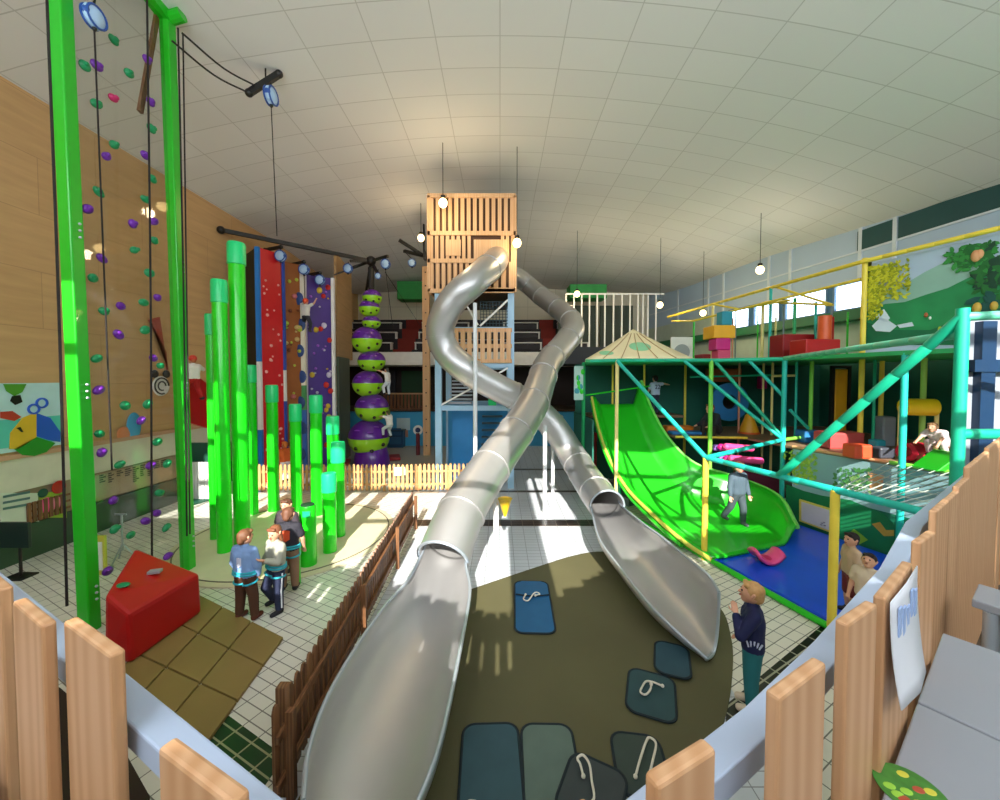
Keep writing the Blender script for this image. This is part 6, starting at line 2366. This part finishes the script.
# front right child
p = fl(751, 708)
p.z = .004
person('child in navy sweatshirt and teal trousers with hand raised to the mouth', p, 1.5, radians(62), '#141a48', '#1f6f74', '#c89860', '#d8c8b0',
       arms={'L': ((-.3, .5, -.75), (.16, .05, .2)), 'R': ((.3, -.05, -1), (.05, .5, -.75))}, sleeve='long', headtilt=-.12, legs={'L': ((-.04, .04, -1), (-.02, -.04, -1)), 'R': ((.04, .02, -1), (.02, -.02, -1))}, extras=(('hand_print',), ('badge', .7, 1, .02, .03, '#c8c0c8')))
# unseen window wall, shaped to keep sun off the boards but pass between them
TS = math.tan(radians(30))
PK.sort()
b = WFRONT


def wz(z, Y):
    return z + (Y - BY) * TS


def blk(x0, x1, z0, z1):
    if x1 - x0 > .002:
        b.span((x0, BY - .3, z0), (x1, BY - .05, z1))


x_first, x_last = PK[0][0], PK[-1][1]
blk(LX - .3, x_first, 0, 7.4)
blk(x_last, 15.5, 0, wz(3.5, PK[-1][2]))
for i, (xa, xb, Y, zt_) in enumerate(PK):
    nx_ = PK[i + 1] if i + 1 < len(PK) else None
    blk(xa - .012, xb + .012, 0, wz(zt_ + .03, Y + .04))
    if nx_ and nx_[0] - xb > .03:
        g0, g1, Yg = xb + .012, nx_[0] - .012, (Y + nx_[2]) / 2
        lo = 3.13 if .6 < g0 < 1.95 else 2.74
        blk(g0, g1, 0, wz(2.44, Yg) if lo < 3 else wz(lo, Yg))
        if lo < 3:
            blk(g0, g1, wz(2.56, Yg), wz(2.68, Yg))
        blk(g0, g1, wz(3.2, Yg), wz(3.42, Yg))
struct(b, 'wall_front_sun_mask', wallw)
# ================================================================== LIGHT
w = bpy.data.worlds.new('world')
SC.world = w
w.use_nodes = True
nt = w.node_tree
bg = nt.nodes['Background']
bg.inputs['Color'].default_value = (.86, .93, 1, 1)
bg.inputs['Strength'].default_value = 5.0
s = bpy.data.lights.new('sun', 'SUN')
s.energy = 7.5
s.angle = radians(.4)
s.color = (1, .95, .87)
so = bpy.data.objects.new('sun', s)
COL.objects.link(so)
so.location = (0, -6, 9)
so.rotation_euler = (radians(60), 0, 0)
# daylight entering through the tall windows: portals guide the sky light
for x, sx in ((-4.8, 9.6), (7.5, 13.0)):
    a = bpy.data.lights.new('window_portal', 'AREA')
    a.shape = 'RECTANGLE'
    a.size = sx
    a.size_y = 7.6
    a.cycles.is_portal = True
    o = bpy.data.objects.new('window_portal', a)
    COL.objects.link(o)
    o.location = (x, BY - .32, 6.2)
    o.rotation_euler = (radians(90), 0, 0)
# room lamps: the pendant bulbs
for x, y, Y, e in ((443, 203, 12.7, 45), (421, 238, 16.8, 40), (517, 243, 13.0, 25), (577, 294, 19.4, 60), (660, 305, 18.8, 60), (703, 313, 19.0, 40), (760, 270, 14.8, 40)):
    l = bpy.data.lights.new('bulb_light', 'POINT')
    l.energy = e
    l.color = (1, .8, .5)
    l.shadow_soft_size = .15
    o = bpy.data.objects.new('bulb_light', l)
    COL.objects.link(o)
    o.location = at(x, y + 6, Y - .25)
vs_ = SC.view_settings
vs_.view_transform = 'Standard'
vs_.look = 'None'
vs_.gamma = 1
vs_.use_curve_mapping = False
vs_.exposure = 0.6
SC.cycles.use_denoising = True
SC.cycles.max_bounces = 8
SC.cycles.diffuse_bounces = 5
SC.cycles.sample_clamp_indirect = 6
